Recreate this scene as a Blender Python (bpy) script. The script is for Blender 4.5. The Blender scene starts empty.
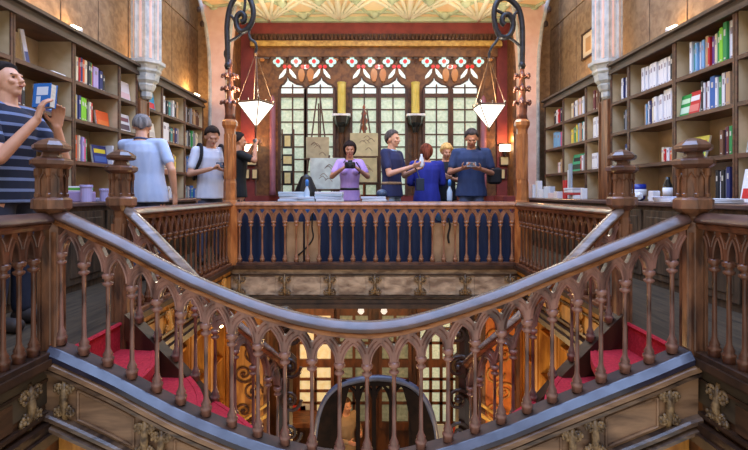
import bpy, math, random
from mathutils import Vector, Matrix
random.seed(7)
PI = math.pi
C = bpy.context.scene.collection
SC = bpy.context.scene

# ---------------------------------------------------------------- camera, light, exposure
F = 467.0
cam = bpy.data.cameras.new('camera'); camo = bpy.data.objects.new('camera', cam); C.objects.link(camo)
cam.sensor_width = 36.0; cam.lens = 36.0 * F / 748.0
cam.shift_y = -32.0 / 748.0; cam.clip_start = 0.05
camo.location = (0, 0, 1.0); camo.rotation_euler = (PI / 2, 0, 0)
SC.camera = camo
SC.view_settings.view_transform = 'Standard'; SC.view_settings.look = 'None'
SC.view_settings.exposure = 0.45; SC.view_settings.gamma = 1.0
SC.view_settings.use_curve_mapping = False

w = bpy.data.worlds.new('world'); SC.world = w; w.use_nodes = True
bg = w.node_tree.nodes['Background']; bg.inputs[0].default_value = (1.0, 0.93, 0.84, 1); bg.inputs[1].default_value = 0.62

def lamp(kind, name, loc, energy, color, rot=(0, 0, 0), size=None, size_y=None, radius=None):
    l = bpy.data.lights.new(name, kind); l.energy = energy; l.color = color
    if kind == 'AREA':
        l.shape = 'RECTANGLE'; l.size = size; l.size_y = size_y or size
    if radius is not None: l.shadow_soft_size = radius
    o = bpy.data.objects.new(name, l); o.location = loc; o.rotation_euler = rot; C.objects.link(o)
    return o
lamp('AREA', 'skylight_daylight', (0, 2.6, 6.8), 620, (0.36, 0.54, 1.0), size=4.4, size_y=8.6)
lamp('AREA', 'window_daylight', (0, 8.6, 2.4), 25, (0.9, 1.0, 0.9), rot=(-PI / 2, 0, 0), size=4.2, size_y=1.6)

# ---------------------------------------------------------------- materials
def lin(c):
    return tuple(((x / 255.0) / 12.92 if x / 255.0 <= 0.04045 else ((x / 255.0 + 0.055) / 1.055) ** 2.4) for x in c)
MATS = {}
def mat(name, c1, c2=None, rough=0.5, scale=8.0, stretch=(1, 1, 1), bump=0.0, bscale=None, coat=0.0, metal=0.0,
        emit=0.0, spec=0.5, detail=6, contrast=(0.35, 0.65)):
    if name in MATS: return MATS[name]
    m = bpy.data.materials.new(name); m.use_nodes = True; nt = m.node_tree; N = nt.nodes; L = nt.links
    b = N['Principled BSDF']
    a = lin(c1)
    b.inputs['Base Color'].default_value = (*a, 1)
    b.inputs['Roughness'].default_value = rough; b.inputs['Metallic'].default_value = metal
    b.inputs['Specular IOR Level'].default_value = spec
    b.inputs['Coat Weight'].default_value = coat; b.inputs['Coat Roughness'].default_value = 0.18
    if c2 or bump:
        tc = N.new('ShaderNodeTexCoord'); mp = N.new('ShaderNodeMapping'); mp.inputs['Scale'].default_value = stretch
        L.new(tc.outputs['Object'], mp.inputs['Vector'])
        no = N.new('ShaderNodeTexNoise'); no.inputs['Scale'].default_value = scale; no.inputs['Detail'].default_value = detail
        no.inputs['Distortion'].default_value = 0.4
        L.new(mp.outputs[0], no.inputs['Vector'])
        if c2:
            r = N.new('ShaderNodeValToRGB'); L.new(no.outputs['Fac'], r.inputs[0])
            r.color_ramp.elements[0].position = contrast[0]; r.color_ramp.elements[1].position = contrast[1]
            r.color_ramp.elements[0].color = (*a, 1); r.color_ramp.elements[1].color = (*lin(c2), 1)
            L.new(r.outputs[0], b.inputs['Base Color'])
            if emit: L.new(r.outputs[0], b.inputs['Emission Color'])
        if bump:
            bp = N.new('ShaderNodeBump'); bp.inputs['Strength'].default_value = bump; bp.inputs['Distance'].default_value = 0.01
            L.new(no.outputs['Fac'], bp.inputs['Height']); L.new(bp.outputs[0], b.inputs['Normal'])
    if coat >= .5:
        n2 = N.new('ShaderNodeTexNoise'); n2.inputs['Scale'].default_value = 9; n2.inputs['Detail'].default_value = 5
        t2 = N.new('ShaderNodeTexCoord'); L.new(t2.outputs['Object'], n2.inputs['Vector'])
        r2 = N.new('ShaderNodeMapRange'); r2.inputs[1].default_value = .35; r2.inputs[2].default_value = .65; r2.inputs[3].default_value = coat * .35; r2.inputs[4].default_value = coat
        L.new(n2.outputs['Fac'], r2.inputs[0]); L.new(r2.outputs[0], b.inputs['Coat Weight'])
    if emit:
        if not c2: b.inputs['Emission Color'].default_value = (*a, 1)
        b.inputs['Emission Strength'].default_value = emit
    MATS[name] = m
    return m

RAIL = mat('polished_rail', (66, 46, 40), (98, 70, 58), 0.32, 6, (1, 1, 3), 0.3, coat=0.55)
FAN = mat('carved_fan_wood', (78, 52, 46), (164, 118, 102), 0.32, 14, (1, 1, .35), 0.4, coat=0.45)
FANLOW = mat('rail_moulding', (120, 72, 40), (180, 120, 72), 0.4, 10, (1, 1, 4), 0.3, coat=0.2)
NEWEL = mat('newel_wood', (64, 40, 30), (146, 98, 66), 0.3, 14, (1, 1, .35), 0.5, coat=0.4)
NEWELTOP = mat('newel_dark_cap', (74, 48, 38), (120, 80, 58), 0.28, 9, (1, 1, 1), 0.3, coat=0.4)
SIDE = mat('near_gallery_wood', (70, 42, 30), (124, 78, 54), 0.32, 14, (1, 1, .3), 0.3, coat=0.3)
FARW = mat('far_rail_wood', (128, 82, 54), (178, 124, 90), 0.38, 14, (1, 1, .35), 0.3, coat=0.2)
GALD = mat('side_gallery_wood', (84, 50, 32), (128, 80, 50), 0.4, 14, (1, 1, .3), 0.3, coat=0.2)
STRG = mat('stringer_wood', (84, 60, 44), (156, 122, 92), 0.5, 5, (.6, 1, 3), 0.6, coat=0.1)
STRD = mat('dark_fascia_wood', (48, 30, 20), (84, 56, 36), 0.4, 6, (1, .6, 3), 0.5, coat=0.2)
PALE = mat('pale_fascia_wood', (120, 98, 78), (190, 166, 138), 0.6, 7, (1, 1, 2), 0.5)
CAPB = mat('polished_cap_sky_tint', (26, 28, 48), (50, 46, 62), 0.3, 6, (1, 1, 1), 0.1, coat=0.7)  # navy in the base colour stands in for reflected skylight
DARK = mat('dark_wood', (40, 26, 18), (70, 46, 30), 0.4, 10, (1, 1, .3), 0.3, coat=0.1)
CARV = mat('gilded_carving', (70, 52, 34), (150, 122, 84), 0.4, 30, (1, 1, 1), 0.5)
SHELF = mat('shelf_wood', (66, 40, 26), (104, 66, 42), 0.5, 8, (1, .5, 3), 0.2)
SHBACK = mat('shelf_back', (188, 162, 122), (214, 190, 150), 0.8, 4, (1, 1, 1), 0.1)
CORN = mat('cornice_wood', (62, 48, 38), (92, 72, 56), 0.45, 8, (1, .4, 3), 0.2)
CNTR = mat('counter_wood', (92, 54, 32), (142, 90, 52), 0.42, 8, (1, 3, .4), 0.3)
CNTD = mat('counter_dark_wood', (56, 44, 32), (94, 74, 54), 0.5, 8, (1, 3, .4), 0.3)  # dark olive brown wood of the counter carcass and doors
CNTT = mat('counter_top', (76, 58, 54), (104, 82, 74), 0.3, 8, (1, .5, 1), 0.1, coat=0.4)
STONE = mat('wall_stone', (134, 108, 78), (166, 138, 102), 0.8, 11, (1, 1, 1), 0.35)
PLAST = mat('column_plaster', (160, 162, 158), (196, 196, 188), 0.7, 10, (1, 1, 1), 0.15)
PINK = mat('pink_plaster', (226, 184, 164), (236, 202, 184), 0.75, 6, (1, 1, 1), 0.1)
RED = mat('maroon_wall', (118, 44, 40), (138, 56, 50), 0.6, 5, (1, 1, 1), 0.1)
CREAM = mat('ceiling_cream', (236, 232, 200), (246, 238, 210), 0.8, 3)
CGREEN = mat('ceiling_green', (176, 188, 150), (200, 208, 172), 0.8, 5)
CPEACH = mat('ceiling_peach', (246, 206, 154), (252, 230, 184), 0.8, 2)
FACW = mat('facade_wood', (88, 54, 30), (132, 88, 48), 0.5, 12, (1, 1, 1), 0.5)
FACD = mat('facade_dark', (62, 36, 24), (90, 56, 34), 0.5, 12, (1, 1, .4), 0.3)
GOLD = mat('gold_strip', (160, 118, 52), (206, 168, 88), 0.4, 12, (1, 1, 1), 0.2)
IRON = mat('black_iron', (24, 24, 26), (52, 50, 52), 0.4, 20, (1, 1, 1), 0.4, metal=0.3)
FLOORM = mat('floor_boards', (50, 42, 32), (84, 70, 52), 0.5, 6, (6, .5, 1), 0.2)
CARPET = mat('red_carpet', (170, 20, 38), (196, 36, 54), 0.85, 60, (1, 1, 1), 0.3)
NAVY = mat('navy_cloth', (26, 36, 62), (38, 50, 78), 0.85, 10, (1, 1, .2), 0.3)
CARD = mat('cardboard', (168, 128, 88), (188, 148, 106), 0.8, 8, (1, 1, 1), 0.1)
LGOLD = mat('lower_lamplit_wood', (150, 92, 34), (226, 164, 76), 0.45, 9, (1, 1, .25), 0.6)  # brown wood with warm gold lamplight put into its colour
LDARK = mat('lower_dark_wood', (60, 34, 18), (110, 66, 34), 0.5, 9, (1, 1, .3), 0.5)
PANE = mat('pale_window_glass', (176, 196, 168), (210, 222, 200), 0.3, 22, (1, 1, 1), 0.2, emit=0.34, contrast=(.3, .7))
PDIM = mat('dim_window_glass', (120, 130, 108), (160, 166, 140), 0.3, 14, (1, 1, 1), 0.2, emit=0.12)
PANEL = mat('lower_window_glass', (226, 206, 146), (240, 226, 180), 0.3, 12, (1, 1, 1), 0.1, emit=0.42)
PANEW = mat('white_window_glass', (206, 224, 226), (232, 240, 236), 0.3, 22, (1, 1, 1), 0.1, emit=0.46)
QWHITE = mat('quatrefoil_glass', (176, 220, 218), None, 0.3, emit=0.5)
QRED = mat('ruby_glass', (206, 40, 34), None, 0.3, emit=0.5)
QORG = mat('amber_glass', (176, 112, 52), None, 0.3, emit=0.2)
QBLUE = mat('teal_glass', (110, 190, 196), None, 0.3, emit=0.4)
LGLASS = mat('lamp_milk_glass', (255, 246, 232), None, 0.3, emit=1.6)
BULB = mat('bulb_glow', (255, 224, 160), None, 0.3, emit=14)
WHITE = mat('white_paper', (222, 222, 226), (240, 240, 240), 0.7, 8)
PAPER = mat('page_block', (216, 206, 184), (236, 228, 208), 0.8, 60, (1, 1, 1))
SKIN = mat('skin', (206, 150, 120), (220, 166, 134), 0.55, 10)
SKIND = mat('skin_tanned', (176, 122, 94), (190, 136, 106), 0.55, 10)
BLACK = mat('black_plastic', (20, 20, 22), None, 0.35)
LENS = mat('lens_glass', (30, 34, 50), None, 0.1)
SILVER = mat('silver_plastic', (170, 172, 176), None, 0.3, metal=0.5)

def cmat(c, rough=0.6):
    return mat('tint_%d_%d_%d' % c, c, None, rough)
def cloth(c, c2=None):
    c2 = c2 or tuple(min(255, int(x * 1.12 + 4)) for x in c)
    return mat('cloth_%d_%d_%d' % c, c, c2, 0.85, 9, (1, 1, .5), 0.5)
def stripes():
    m = mat('striped_knit', (22, 28, 46), None, 0.85); nt = m.node_tree; N = nt.nodes; L = nt.links
    tc = N.new('ShaderNodeTexCoord'); s = N.new('ShaderNodeSeparateXYZ'); L.new(tc.outputs['Object'], s.inputs[0])
    mu = N.new('ShaderNodeMath'); mu.operation = 'MULTIPLY'; mu.inputs[1].default_value = 15.0; L.new(s.outputs['Z'], mu.inputs[0])
    fr = N.new('ShaderNodeMath'); fr.operation = 'FRACT'; L.new(mu.outputs[0], fr.inputs[0])
    r = N.new('ShaderNodeValToRGB'); r.color_ramp.interpolation = 'CONSTANT'
    r.color_ramp.elements[0].color = (*lin((22, 28, 48)), 1); r.color_ramp.elements[1].position = 0.72
    r.color_ramp.elements[1].color = (*lin((112, 126, 160)), 1)
    L.new(fr.outputs[0], r.inputs[0]); L.new(r.outputs[0], N['Principled BSDF'].inputs['Base Color'])
    return m
STRIPE = stripes()

# ---------------------------------------------------------------- mesh helpers
class MB:
    def __init__(s): s.v = []; s.f = []; s.mi = []; s.T = None; s.m = 0
    def add(s, vs, fs):
        n = len(s.v)
        for p in vs:
            p = Vector(p)
            if s.T is not None: p = s.T @ p
            s.v.append(p)
        for f in fs: s.f.append([i + n for i in f]); s.mi.append(s.m)
        return s
    def box(s, x0, y0, z0, x1, y1, z1):
        if x0 > x1: x0, x1 = x1, x0
        if y0 > y1: y0, y1 = y1, y0
        if z0 > z1: z0, z1 = z1, z0
        return s.add([(x0, y0, z0), (x1, y0, z0), (x1, y1, z0), (x0, y1, z0), (x0, y0, z1), (x1, y0, z1), (x1, y1, z1), (x0, y1, z1)],
              [(0, 3, 2, 1), (4, 5, 6, 7), (0, 1, 5, 4), (1, 2, 6, 5), (2, 3, 7, 6), (3, 0, 4, 7)])
    def bbox(s, x0, y0, z0, x1, y1, z1, b=0.006):
        if x0 > x1: x0, x1 = x1, x0
        if y0 > y1: y0, y1 = y1, y0
        if z0 > z1: z0, z1 = z1, z0
        b = min(b, (x1 - x0) * .45, (y1 - y0) * .45, (z1 - z0) * .45)
        vs = []
        for (z, d) in ((z0, b), (z0 + b, 0), (z1 - b, 0), (z1, b)):
            vs += [(x0 + d + b, y0 + d, z), (x1 - d - b, y0 + d, z), (x1 - d, y0 + d + b, z), (x1 - d, y1 - d - b, z),
                   (x1 - d - b, y1 - d, z), (x0 + d + b, y1 - d, z), (x0 + d, y1 - d - b, z), (x0 + d, y0 + d + b, z)]
        fs = [tuple(range(7, -1, -1)), tuple(range(24, 32))]
        for k in range(3):
            for i in range(8):
                j = (i + 1) % 8; fs.append((k * 8 + i, k * 8 + j, k * 8 + 8 + j, k * 8 + 8 + i))
        return s.add(vs, fs)
    def lathe(s, prof, c=(0, 0, 0), n=12, rot=0.0, sx=1, sy=1):
        vs = []; fs = []
        for (r, z) in prof:
            for i in range(n):
                a = 2 * PI * i / n + rot
                vs.append((c[0] + r * math.cos(a) * sx, c[1] + r * math.sin(a) * sy, c[2] + z))
        for k in range(len(prof) - 1):
            for i in range(n):
                j = (i + 1) % n; fs.append((k * n + i, k * n + j, (k + 1) * n + j, (k + 1) * n + i))
        fs.append(tuple(range(n - 1, -1, -1))); fs.append(tuple(range((len(prof) - 1) * n, len(prof) * n)))
        return s.add(vs, fs)
    def tube(s, pts, r, n=8, closed=False):
        pts = [Vector(p) for p in pts]; m = len(pts); vs = []; fs = []
        rr = r if isinstance(r, (list, tuple)) else [r] * m
        up = None
        for i, p in enumerate(pts):
            a = pts[max(i - 1, 0)]; b = pts[min(i + 1, m - 1)]; t = (b - a)
            if t.length < 1e-9: t = Vector((0, 0, 1))
            t.normalize()
            if up is None: up = Vector((0, 0, 1)) if abs(t.z) < .9 else Vector((0, 1, 0))
            u = t.cross(up)
            if u.length < 1e-6: u = t.cross(Vector((1, 0, 0)))
            u.normalize(); v = u.cross(t); v.normalize(); up = v
            for k in range(n):
                an = 2 * PI * k / n; vs.append(p + u * math.cos(an) * rr[i] + v * math.sin(an) * rr[i])
        for i in range(m - 1):
            for k in range(n):
                l = (k + 1) % n; fs.append((i * n + k, i * n + l, (i + 1) * n + l, (i + 1) * n + k))
        fs.append(tuple(range(n - 1, -1, -1))); fs.append(tuple(range((m - 1) * n, m * n)))
        return s.add(vs, fs)
    def sweep(s, pts, sec, caps=True):
        """section (n, v): n horizontal to the right of travel, v world up"""
        pts = [Vector(p) for p in pts]; m = len(pts); q = len(sec); vs = []; fs = []
        for i, p in enumerate(pts):
            t = pts[min(i + 1, m - 1)] - pts[max(i - 1, 0)]; t.z = 0; t.normalize(); nn = Vector((t.y, -t.x, 0))
            for (a, b) in sec: vs.append(p + nn * a + Vector((0, 0, b)))
        for i in range(m - 1):
            for k in range(q):
                l = (k + 1) % q; fs.append((i * q + k, i * q + l, (i + 1) * q + l, (i + 1) * q + k))
        if caps: fs.append(tuple(range(q - 1, -1, -1))); fs.append(tuple(range((m - 1) * q, m * q)))
        return s.add(vs, fs)
    def ell(s, c, r, nu=14, nv=10):
        vs = [(c[0], c[1], c[2] - r[2])]; fs = []
        for j in range(1, nv):
            th = -PI / 2 + PI * j / nv
            for i in range(nu):
                a = 2 * PI * i / nu
                vs.append((c[0] + r[0] * math.cos(th) * math.cos(a), c[1] + r[1] * math.cos(th) * math.sin(a), c[2] + r[2] * math.sin(th)))
        vs.append((c[0], c[1], c[2] + r[2])); top = len(vs) - 1
        for i in range(nu):
            j = (i + 1) % nu; fs.append((0, 1 + j, 1 + i)); fs.append((top, top - nu + i, top - nu + j))
        for k in range(nv - 2):
            for i in range(nu):
                j = (i + 1) % nu; b = 1 + k * nu; fs.append((b + i, b + j, b + nu + j, b + nu + i))
        return s.add(vs, fs)
    def cap(s, p0, r0, p1, r1, n=12):
        """tapered capsule"""
        p0 = Vector(p0); p1 = Vector(p1); d = p1 - p0; L = d.length
        if L < 1e-6: return s.ell(p0, (r0, r0, r0))
        d.normalize(); P = []; R = []
        for k in range(4): a = PI / 2 * (1 - k / 4.0) ; P.append(p0 - d * r0 * math.sin(a)); R.append(max(r0 * math.cos(a), r0 * .05))
        P.append(p0); R.append(r0); P.append(p1); R.append(r1)
        for k in range(1, 5): a = PI / 2 * (k / 4.0); P.append(p1 + d * r1 * math.sin(a)); R.append(max(r1 * math.cos(a), r1 * .05))
        return s.tube2(P, R, d, n)
    def tube2(s, P, R, d, n):
        up = Vector((0, 0, 1)) if abs(d.z) < .9 else Vector((0, 1, 0))
        u = d.cross(up).normalized(); v = u.cross(d).normalized(); vs = []; fs = []
        for p, r in zip(P, R):
            for k in range(n): a = 2 * PI * k / n; vs.append(p + u * math.cos(a) * r + v * math.sin(a) * r)
        for i in range(len(P) - 1):
            for k in range(n):
                l = (k + 1) % n; fs.append((i * n + k, i * n + l, (i + 1) * n + l, (i + 1) * n + k))
        fs.append(tuple(range(n - 1, -1, -1))); fs.append(tuple(range((len(P) - 1) * n, len(P) * n)))
        return s.add(vs, fs)
    def loft(s, rings, n=16):
        """rings: (cx, cy, z, rx, ry)"""
        vs = []; fs = []
        for (cx, cy, z, rx, ry) in rings:
            for i in range(n):
                a = 2 * PI * i / n; vs.append((cx + rx * math.cos(a), cy + ry * math.sin(a), z))
        for k in range(len(rings) - 1):
            for i in range(n):
                j = (i + 1) % n; fs.append((k * n + i, k * n + j, (k + 1) * n + j, (k + 1) * n + i))
        fs.append(tuple(range(n - 1, -1, -1))); fs.append(tuple(range((len(rings) - 1) * n, len(rings) * n)))
        return s.add(vs, fs)
    def plate(s, pts, y0, y1):
        """polygon pts (x,z) extruded between y0 and y1"""
        n = len(pts); vs = [(p[0], y0, p[1]) for p in pts] + [(p[0], y1, p[1]) for p in pts]
        fs = [tuple(range(n)), tuple(range(2 * n - 1, n - 1, -1))] + [(i, i + n, (i + 1) % n + n, (i + 1) % n) for i in range(n)]
        return s.add(vs, fs)

def mesh(mb, name, mats, smooth=False, off=None):
    me = bpy.data.meshes.new(name)
    vs = [tuple(v - off) if off is not None else tuple(v) for v in mb.v]
    me.from_pydata(vs, [], mb.f)
    mats = mats if isinstance(mats, (list, tuple)) else [mats]
    for m in mats: me.materials.append(m)
    if len(mats) > 1: me.polygons.foreach_set('material_index', mb.mi)
    if smooth: me.polygons.foreach_set('use_smooth', [True] * len(me.polygons))
    me.update()
    return me
def link(name, me, parent=None, loc=None):
    o = bpy.data.objects.new(name, me); C.objects.link(o)
    if parent is not None: o.parent = parent
    if loc is not None: o.location = loc
    return o
def wpos(o):
    v = Vector(o.location)
    while o.parent: o = o.parent; v = v + Vector(o.location)
    return v
def part(name, mb, m, parent, smooth=False, label=None):
    """part built in world coordinates below an unrotated thing"""
    o = link(name, mesh(mb, name, m, smooth, wpos(parent)), parent)
    if label: o['label'] = label
    return o
def thing(name, label, cat, loc=(0, 0, 0), group=None, rotz=0):
    o = bpy.data.objects.new(name, None); C.objects.link(o); o.location = loc; o.empty_display_size = .1
    o.rotation_euler = (0, 0, rotz)
    o['label'] = label; o['category'] = cat
    if group: o['group'] = group
    return o
def one(name, mb, m, label, cat, group=None, smooth=False, loc=None):
    """thing of one mesh built in world coordinates, origin at loc"""
    if loc is None:
        xs = [v.x for v in mb.v]; ys = [v.y for v in mb.v]; zs = [v.z for v in mb.v]
        loc = Vector(((min(xs) + max(xs)) / 2, (min(ys) + max(ys)) / 2, min(zs)))
    loc = Vector(loc)
    o = link(name, mesh(mb, name, m, smooth, loc), None, loc); o['label'] = label; o['category'] = cat
    if group: o['group'] = group
    return o
def struct(name, mb, m, label=None, cat=None, smooth=False):
    o = link(name, mesh(mb, name, m, smooth)); o['kind'] = 'structure'
    o['label'] = label or name; o['category'] = cat or name.split('_')[0]
    return o
def W(px, py, d):
    """point seen at a photo pixel, d metres away"""
    return Vector(((px - 374) * d / F, d, 1.0 - (py - 193) * d / F))
def interp(pts, x):
    if x <= pts[0][0]:
        (a, b), (c, d) = pts[0], pts[1]
    elif x >= pts[-1][0]:
        (a, b), (c, d) = pts[-2], pts[-1]
    else:
        for i in range(len(pts) - 1):
            if pts[i][0] <= x <= pts[i + 1][0]: (a, b), (c, d) = pts[i], pts[i + 1]; break
    return b + (d - b) * (x - a) / (c - a)
def cr(pts, n=8):
    """Catmull-Rom through 3D points"""
    P = [Vector(p) for p in pts]; P = [P[0] * 2 - P[1]] + P + [P[-1] * 2 - P[-2]]; out = []
    for i in range(1, len(P) - 2):
        for k in range(n):
            t = k / n; a, b, c, d = P[i - 1], P[i], P[i + 1], P[i + 2]
            out.append(.5 * ((2 * b) + (c - a) * t + (2 * a - 5 * b + 4 * c - d) * t * t + (3 * b - a - 3 * c + d) * t ** 3))
    out.append(P[-2]); return out

FL = 0.16      # gallery floor
BZ = 0.20      # foot of the balusters on level runs
RH = 0.70      # baluster foot to handrail top
WX = 1.67      # half width of the well
YN, YB, YF = 2.42, 3.05, 5.42

# ---------------------------------------------------------------- structure
s = MB()
for sx in (-1, 1):
    s.box(sx * 1.652, -0.5, -0.06, sx * 3.35, 9.0, FL)
s.box(-1.652, YF - .02, -0.06, 1.652, 9.0, FL)
struct('floor', s, FLOORM, 'worn dark wooden floor of the upper gallery around the well', 'floor')
s = MB().box(-5, 2.0, -4.1, 5, 9.2, -4.0)
struct('floor', s, FLOORM, 'ground floor far below the stair well', 'floor')

def side_wall(sx, nm):
    s = MB(); X = sx * 3.34
    s.box(X, -0.5, FL, X + sx * .15, 9.0, 5.6)
    # stone panels with joints
    y = 0.2; k = 0
    while y < 8.7:
        for z0 in (2.58, 3.3, 4.05, 4.8):
            s.bbox(X - sx * .02, y + .006, z0 + .006, X + sx * .01, y + .66, z0 + .735, .004)
        y += .68; k += 1
    struct(nm, s, STONE, 'brown panelled wall above the %s bookcases' % nm[5:], 'wall')
side_wall(-1, 'wall_left'); side_wall(1, 'wall_right')

# facade wall: maroon wall with the big window between
YW = 8.8
s = MB()
s.box(-2.64, YW, FL, -2.25, YW + .2, 4.25); s.box(2.32, YW, FL, 2.64, YW + .2, 4.25)
s.box(-2.64, YW - .02, 3.96, 2.8, YW + .2, 4.25)
s.box(-2.64, YW - .01, FL, 2.8, YW + .2, 0.95)
struct('wall_back', s, RED, 'maroon wall around the wide leaded window', 'wall')
s = MB(); s.box(-3.6, YW + .02, FL, -2.64, YW + .2, 5.6); s.box(2.8, YW + .02, FL, 3.6, YW + .2, 5.6)
struct('wall_back', s, STONE, 'brown end wall beside the plaster arch', 'wall')
# wood surround with cornice
s = MB()
s.box(-2.25, YW - .04, 3.56, 2.32, YW + .05, 3.74)
struct('trim_1', s, FACW, 'carved brown frieze above the stained glass', 'trim')
s = MB(); s.box(-2.3, YW - .14, 3.73, 2.38, YW + .05, 3.80); s.box(-2.3, YW - .1, 3.80, 2.38, YW + .05, 3.84)
struct('trim_2', s, GOLD, 'gold moulding over the window', 'trim')
s = MB(); s.box(-2.3, YW - .1, 3.84, 2.38, YW + .05, 3.97)
x = -2.28
while x < 2.34:
    s.lathe([(.03, 0), (.035, .03), (.02, .09), (.004, .11)], (x, YW - .12, 3.85), 6); x += .075
struct('trim_3', s, FACD, 'dark carved dentil band over the window', 'trim')

# windows: three pairs of leaded lights
def quatre(s, x, z, r, y):
    for k in range(4):
        a = k * PI / 2; s.lathe([(r * .56, 0), (r * .56, .02)], (0, 0, 0), 10)
def disc(s, x, z, r, y, n=12, sx=1, sz=1):
    pts = [(x + r * math.cos(2 * PI * i / n) * sx, z + r * math.sin(2 * PI * i / n) * sz) for i in range(n)]
    s.plate(pts, y, y - .02)
def ogee(cx, hw, z0, zt, xa=None, xc=None):
    """ogee headed light outline"""
    hl = cx - xa if xa is not None else hw; hr = xc - cx if xc is not None else hw
    pr = [(1, 0), (1.0, .36), (.82, .5), (.52, .56), (.34, .66), (.12, .80), (0, 1)]
    left = [(cx - hl * a, z0 + (zt - z0) * b) for a, b in pr]; right = [(cx + hr * a, z0 + (zt - z0) * b) for a, b in pr[::-1][1:]]
    return left + right
SC_ = 467 / YW
def XZ(px, py): return ((px - 374) / SC_, 1 - (py - 193) / SC_)
peaks = [(287.3, 321.5), (361.5, 397), (434, 469.5)]
groups = [((281, 304), (307.5, 333), (278, 296, 314, 331)), ((352.5, 376), (381, 405), (352, 370, 388, 405)), ((425, 448), (453, 477), (427, 444, 461, 479))]
xb = [(255.5, 342), (342, 415), (415, 497)]
for gi, (la, lb, qs) in enumerate(groups):
    x0 = XZ(xb[gi][0], 0)[0]; x1 = XZ(xb[gi][1], 0)[0]
    wn = thing('window_%d' % (gi + 1), ['left', 'middle', 'right'][gi] + ' pair of tall leaded lights under coloured quatrefoils', 'window', ((x0 + x1) / 2, YW, 0.95))
    wn['kind'] = 'structure'
    # backing board of the traceried frame
    s = MB(); s.box(x0, YW + .06, 0.95, x1, YW + .12, 3.56); part('frame', s, FACW, wn)
    m = MB()
    for pk, (a, b) in zip(peaks[gi], (la, lb)):
        xa = XZ(a, 0)[0]; xc = XZ(b, 0)[0]; pk = XZ(pk, 0)[0]
        for xx in (xa - .05, xc): m.box(xx, YW - .04, .95, xx + .05, YW + .06, 2.95)
        m.box(xa, YW - .03, 2.80, xc, YW + .06, 2.87)
        m.box((xa + xc) / 2 - .012, YW + .0, .95, (xa + xc) / 2 + .012, YW + .06, 3.05)
        for k in range(8):
            zz = 2.80 - .235 * (k + 1) + .01; m.box(xa, YW + .01, zz - .012, xc, YW + .06, zz + .012)
        m.box(xa, YW + .01, 2.98, xc, YW + .06, 3.0)
        # ogee hood
        o = ogee(pk, 0, 2.88, 3.20, xa - .02, xc + .02)
        m.tube([(p[0], YW + .02, p[1]) for p in o], .018, 6)
    for q in qs: 
        X, Z = XZ(q, 61.5)
        m.tube([(X + .2 * math.cos(t * PI / 8), YW + .03, Z - .02 + .16 * math.sin(t * PI / 8)) for t in range(9)], .014, 6)
    part('mullions', m, FACD, wn)
    g = MB()
    for (a, b) in (la, lb):
        xa = XZ(a, 0)[0]; xc = XZ(b, 0)[0]; g.box(xa, YW + .03, .97, xc, YW + .055, 2.80)
    part('pane', g, PANE, wn)
    g = MB()
    for pk, (a, b) in zip(peaks[gi], (la, lb)):
        xa = XZ(a, 0)[0]; xc = XZ(b, 0)[0]; g.plate(ogee(XZ(pk, 0)[0], 0, 2.88, 3.18, xa, xc), YW + .05, YW + .03)
    mx = (XZ(la[1], 0)[0] + XZ(lb[0], 0)[0]) / 2
    for pk in peaks[gi]:
        pc = XZ(pk, 0)[0]
        for sg in (-1, 1):      # curved leaf lights either side of each peak
            g.plate([(pc + sg * .025, 3.36), (pc + sg * .07, 3.33), (pc + sg * .155, 3.22), (pc + sg * .165, 3.16), (pc + sg * .09, 3.20), (pc + sg * .04, 3.27)][::sg], YW + .05, YW + .03)
    disc(g, mx, 3.385, .06, YW + .05, 8, 1.1, .7)
    part('pane', g, PANEW, wn, label='white leaf shaped and ogee headed glass')
    g = MB(); g2 = MB(); g3 = MB()
    for i, q in enumerate(qs):
        X, Z = XZ(q, 61.5); r = .056
        for (dx, dz) in ((r, 0), (-r, 0), (0, r), (0, -r)): disc(g, X + dx, Z + dz, .045, YW + .03)
        disc(g3, X, Z, .04, YW + .0, 8)
        if i < 3:
            X2 = XZ((q + qs[i + 1]) / 2, 66)[0]; Z2 = XZ(0, 66.5)[1]
            for dx in (-.045, .045): disc(g3, X2 + dx, Z2, .038, YW + .02, 6)
    for sx in (-1, 1):
        g2.plate([(mx + sx * (.085 + .065 * math.cos(t)), 3.245 + .11 * math.sin(t) + (.0 if math.sin(t) > -.6 else -.03)) for t in [i * PI / 6 for i in range(12)]][::sx], YW + .05, YW + .02)
    for sx in (-1, 1):
        disc(g2, (x0 + x1) / 2 + sx * ((x1 - x0) / 2 - .12), 3.52, .05, YW + .04, 5, 1, .7)
    part('quatrefoil', g, QWHITE, wn, label='pale teal quatrefoil glass')
    part('teardrop', g2, QORG, wn, label='amber teardrop glass')
    part('rosette', g3, QRED, wn, label='ruby red glass')
# yellow columns with black capitals between the window pairs
for i, (px, lab) in enumerate(((342, 'yellow lit shaft on a black bracket left of the lilac woman\'s easel'), (415, 'yellow shaft on a black bracket above the blue hooded shirt'))):
    X = (px - 374) / SC_
    t = thing('wall_column', lab, 'column', (X, YW - .1, 1.0))
    c = MB(); c.lathe([(.075, 0), (.075, .54), (.085, .57), (.085, .58)], (X, YW - .1, 2.48), 8); part('shaft', c, mat('yellow_plaster', (204, 186, 84), (224, 208, 120), .6, 6), t)
    c = MB(); c.bbox(X - .17, YW - .24, 2.42, X + .17, YW - .02, 2.46); part('shelf', c, WHITE, t)
    c = MB(); c.lathe([(.05, -.3), (.07, -.2), (.13, -.12), (.15, 0)], (X, YW - .12, 2.42), 8); part('bracket', c, BLACK, t)
    c = MB(); c.lathe([(.06, 0), (.05, .1), (.05, 1.12)], (X, YW - .08, 1.0), 8); part('pillar', c, FACD, t)
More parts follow.
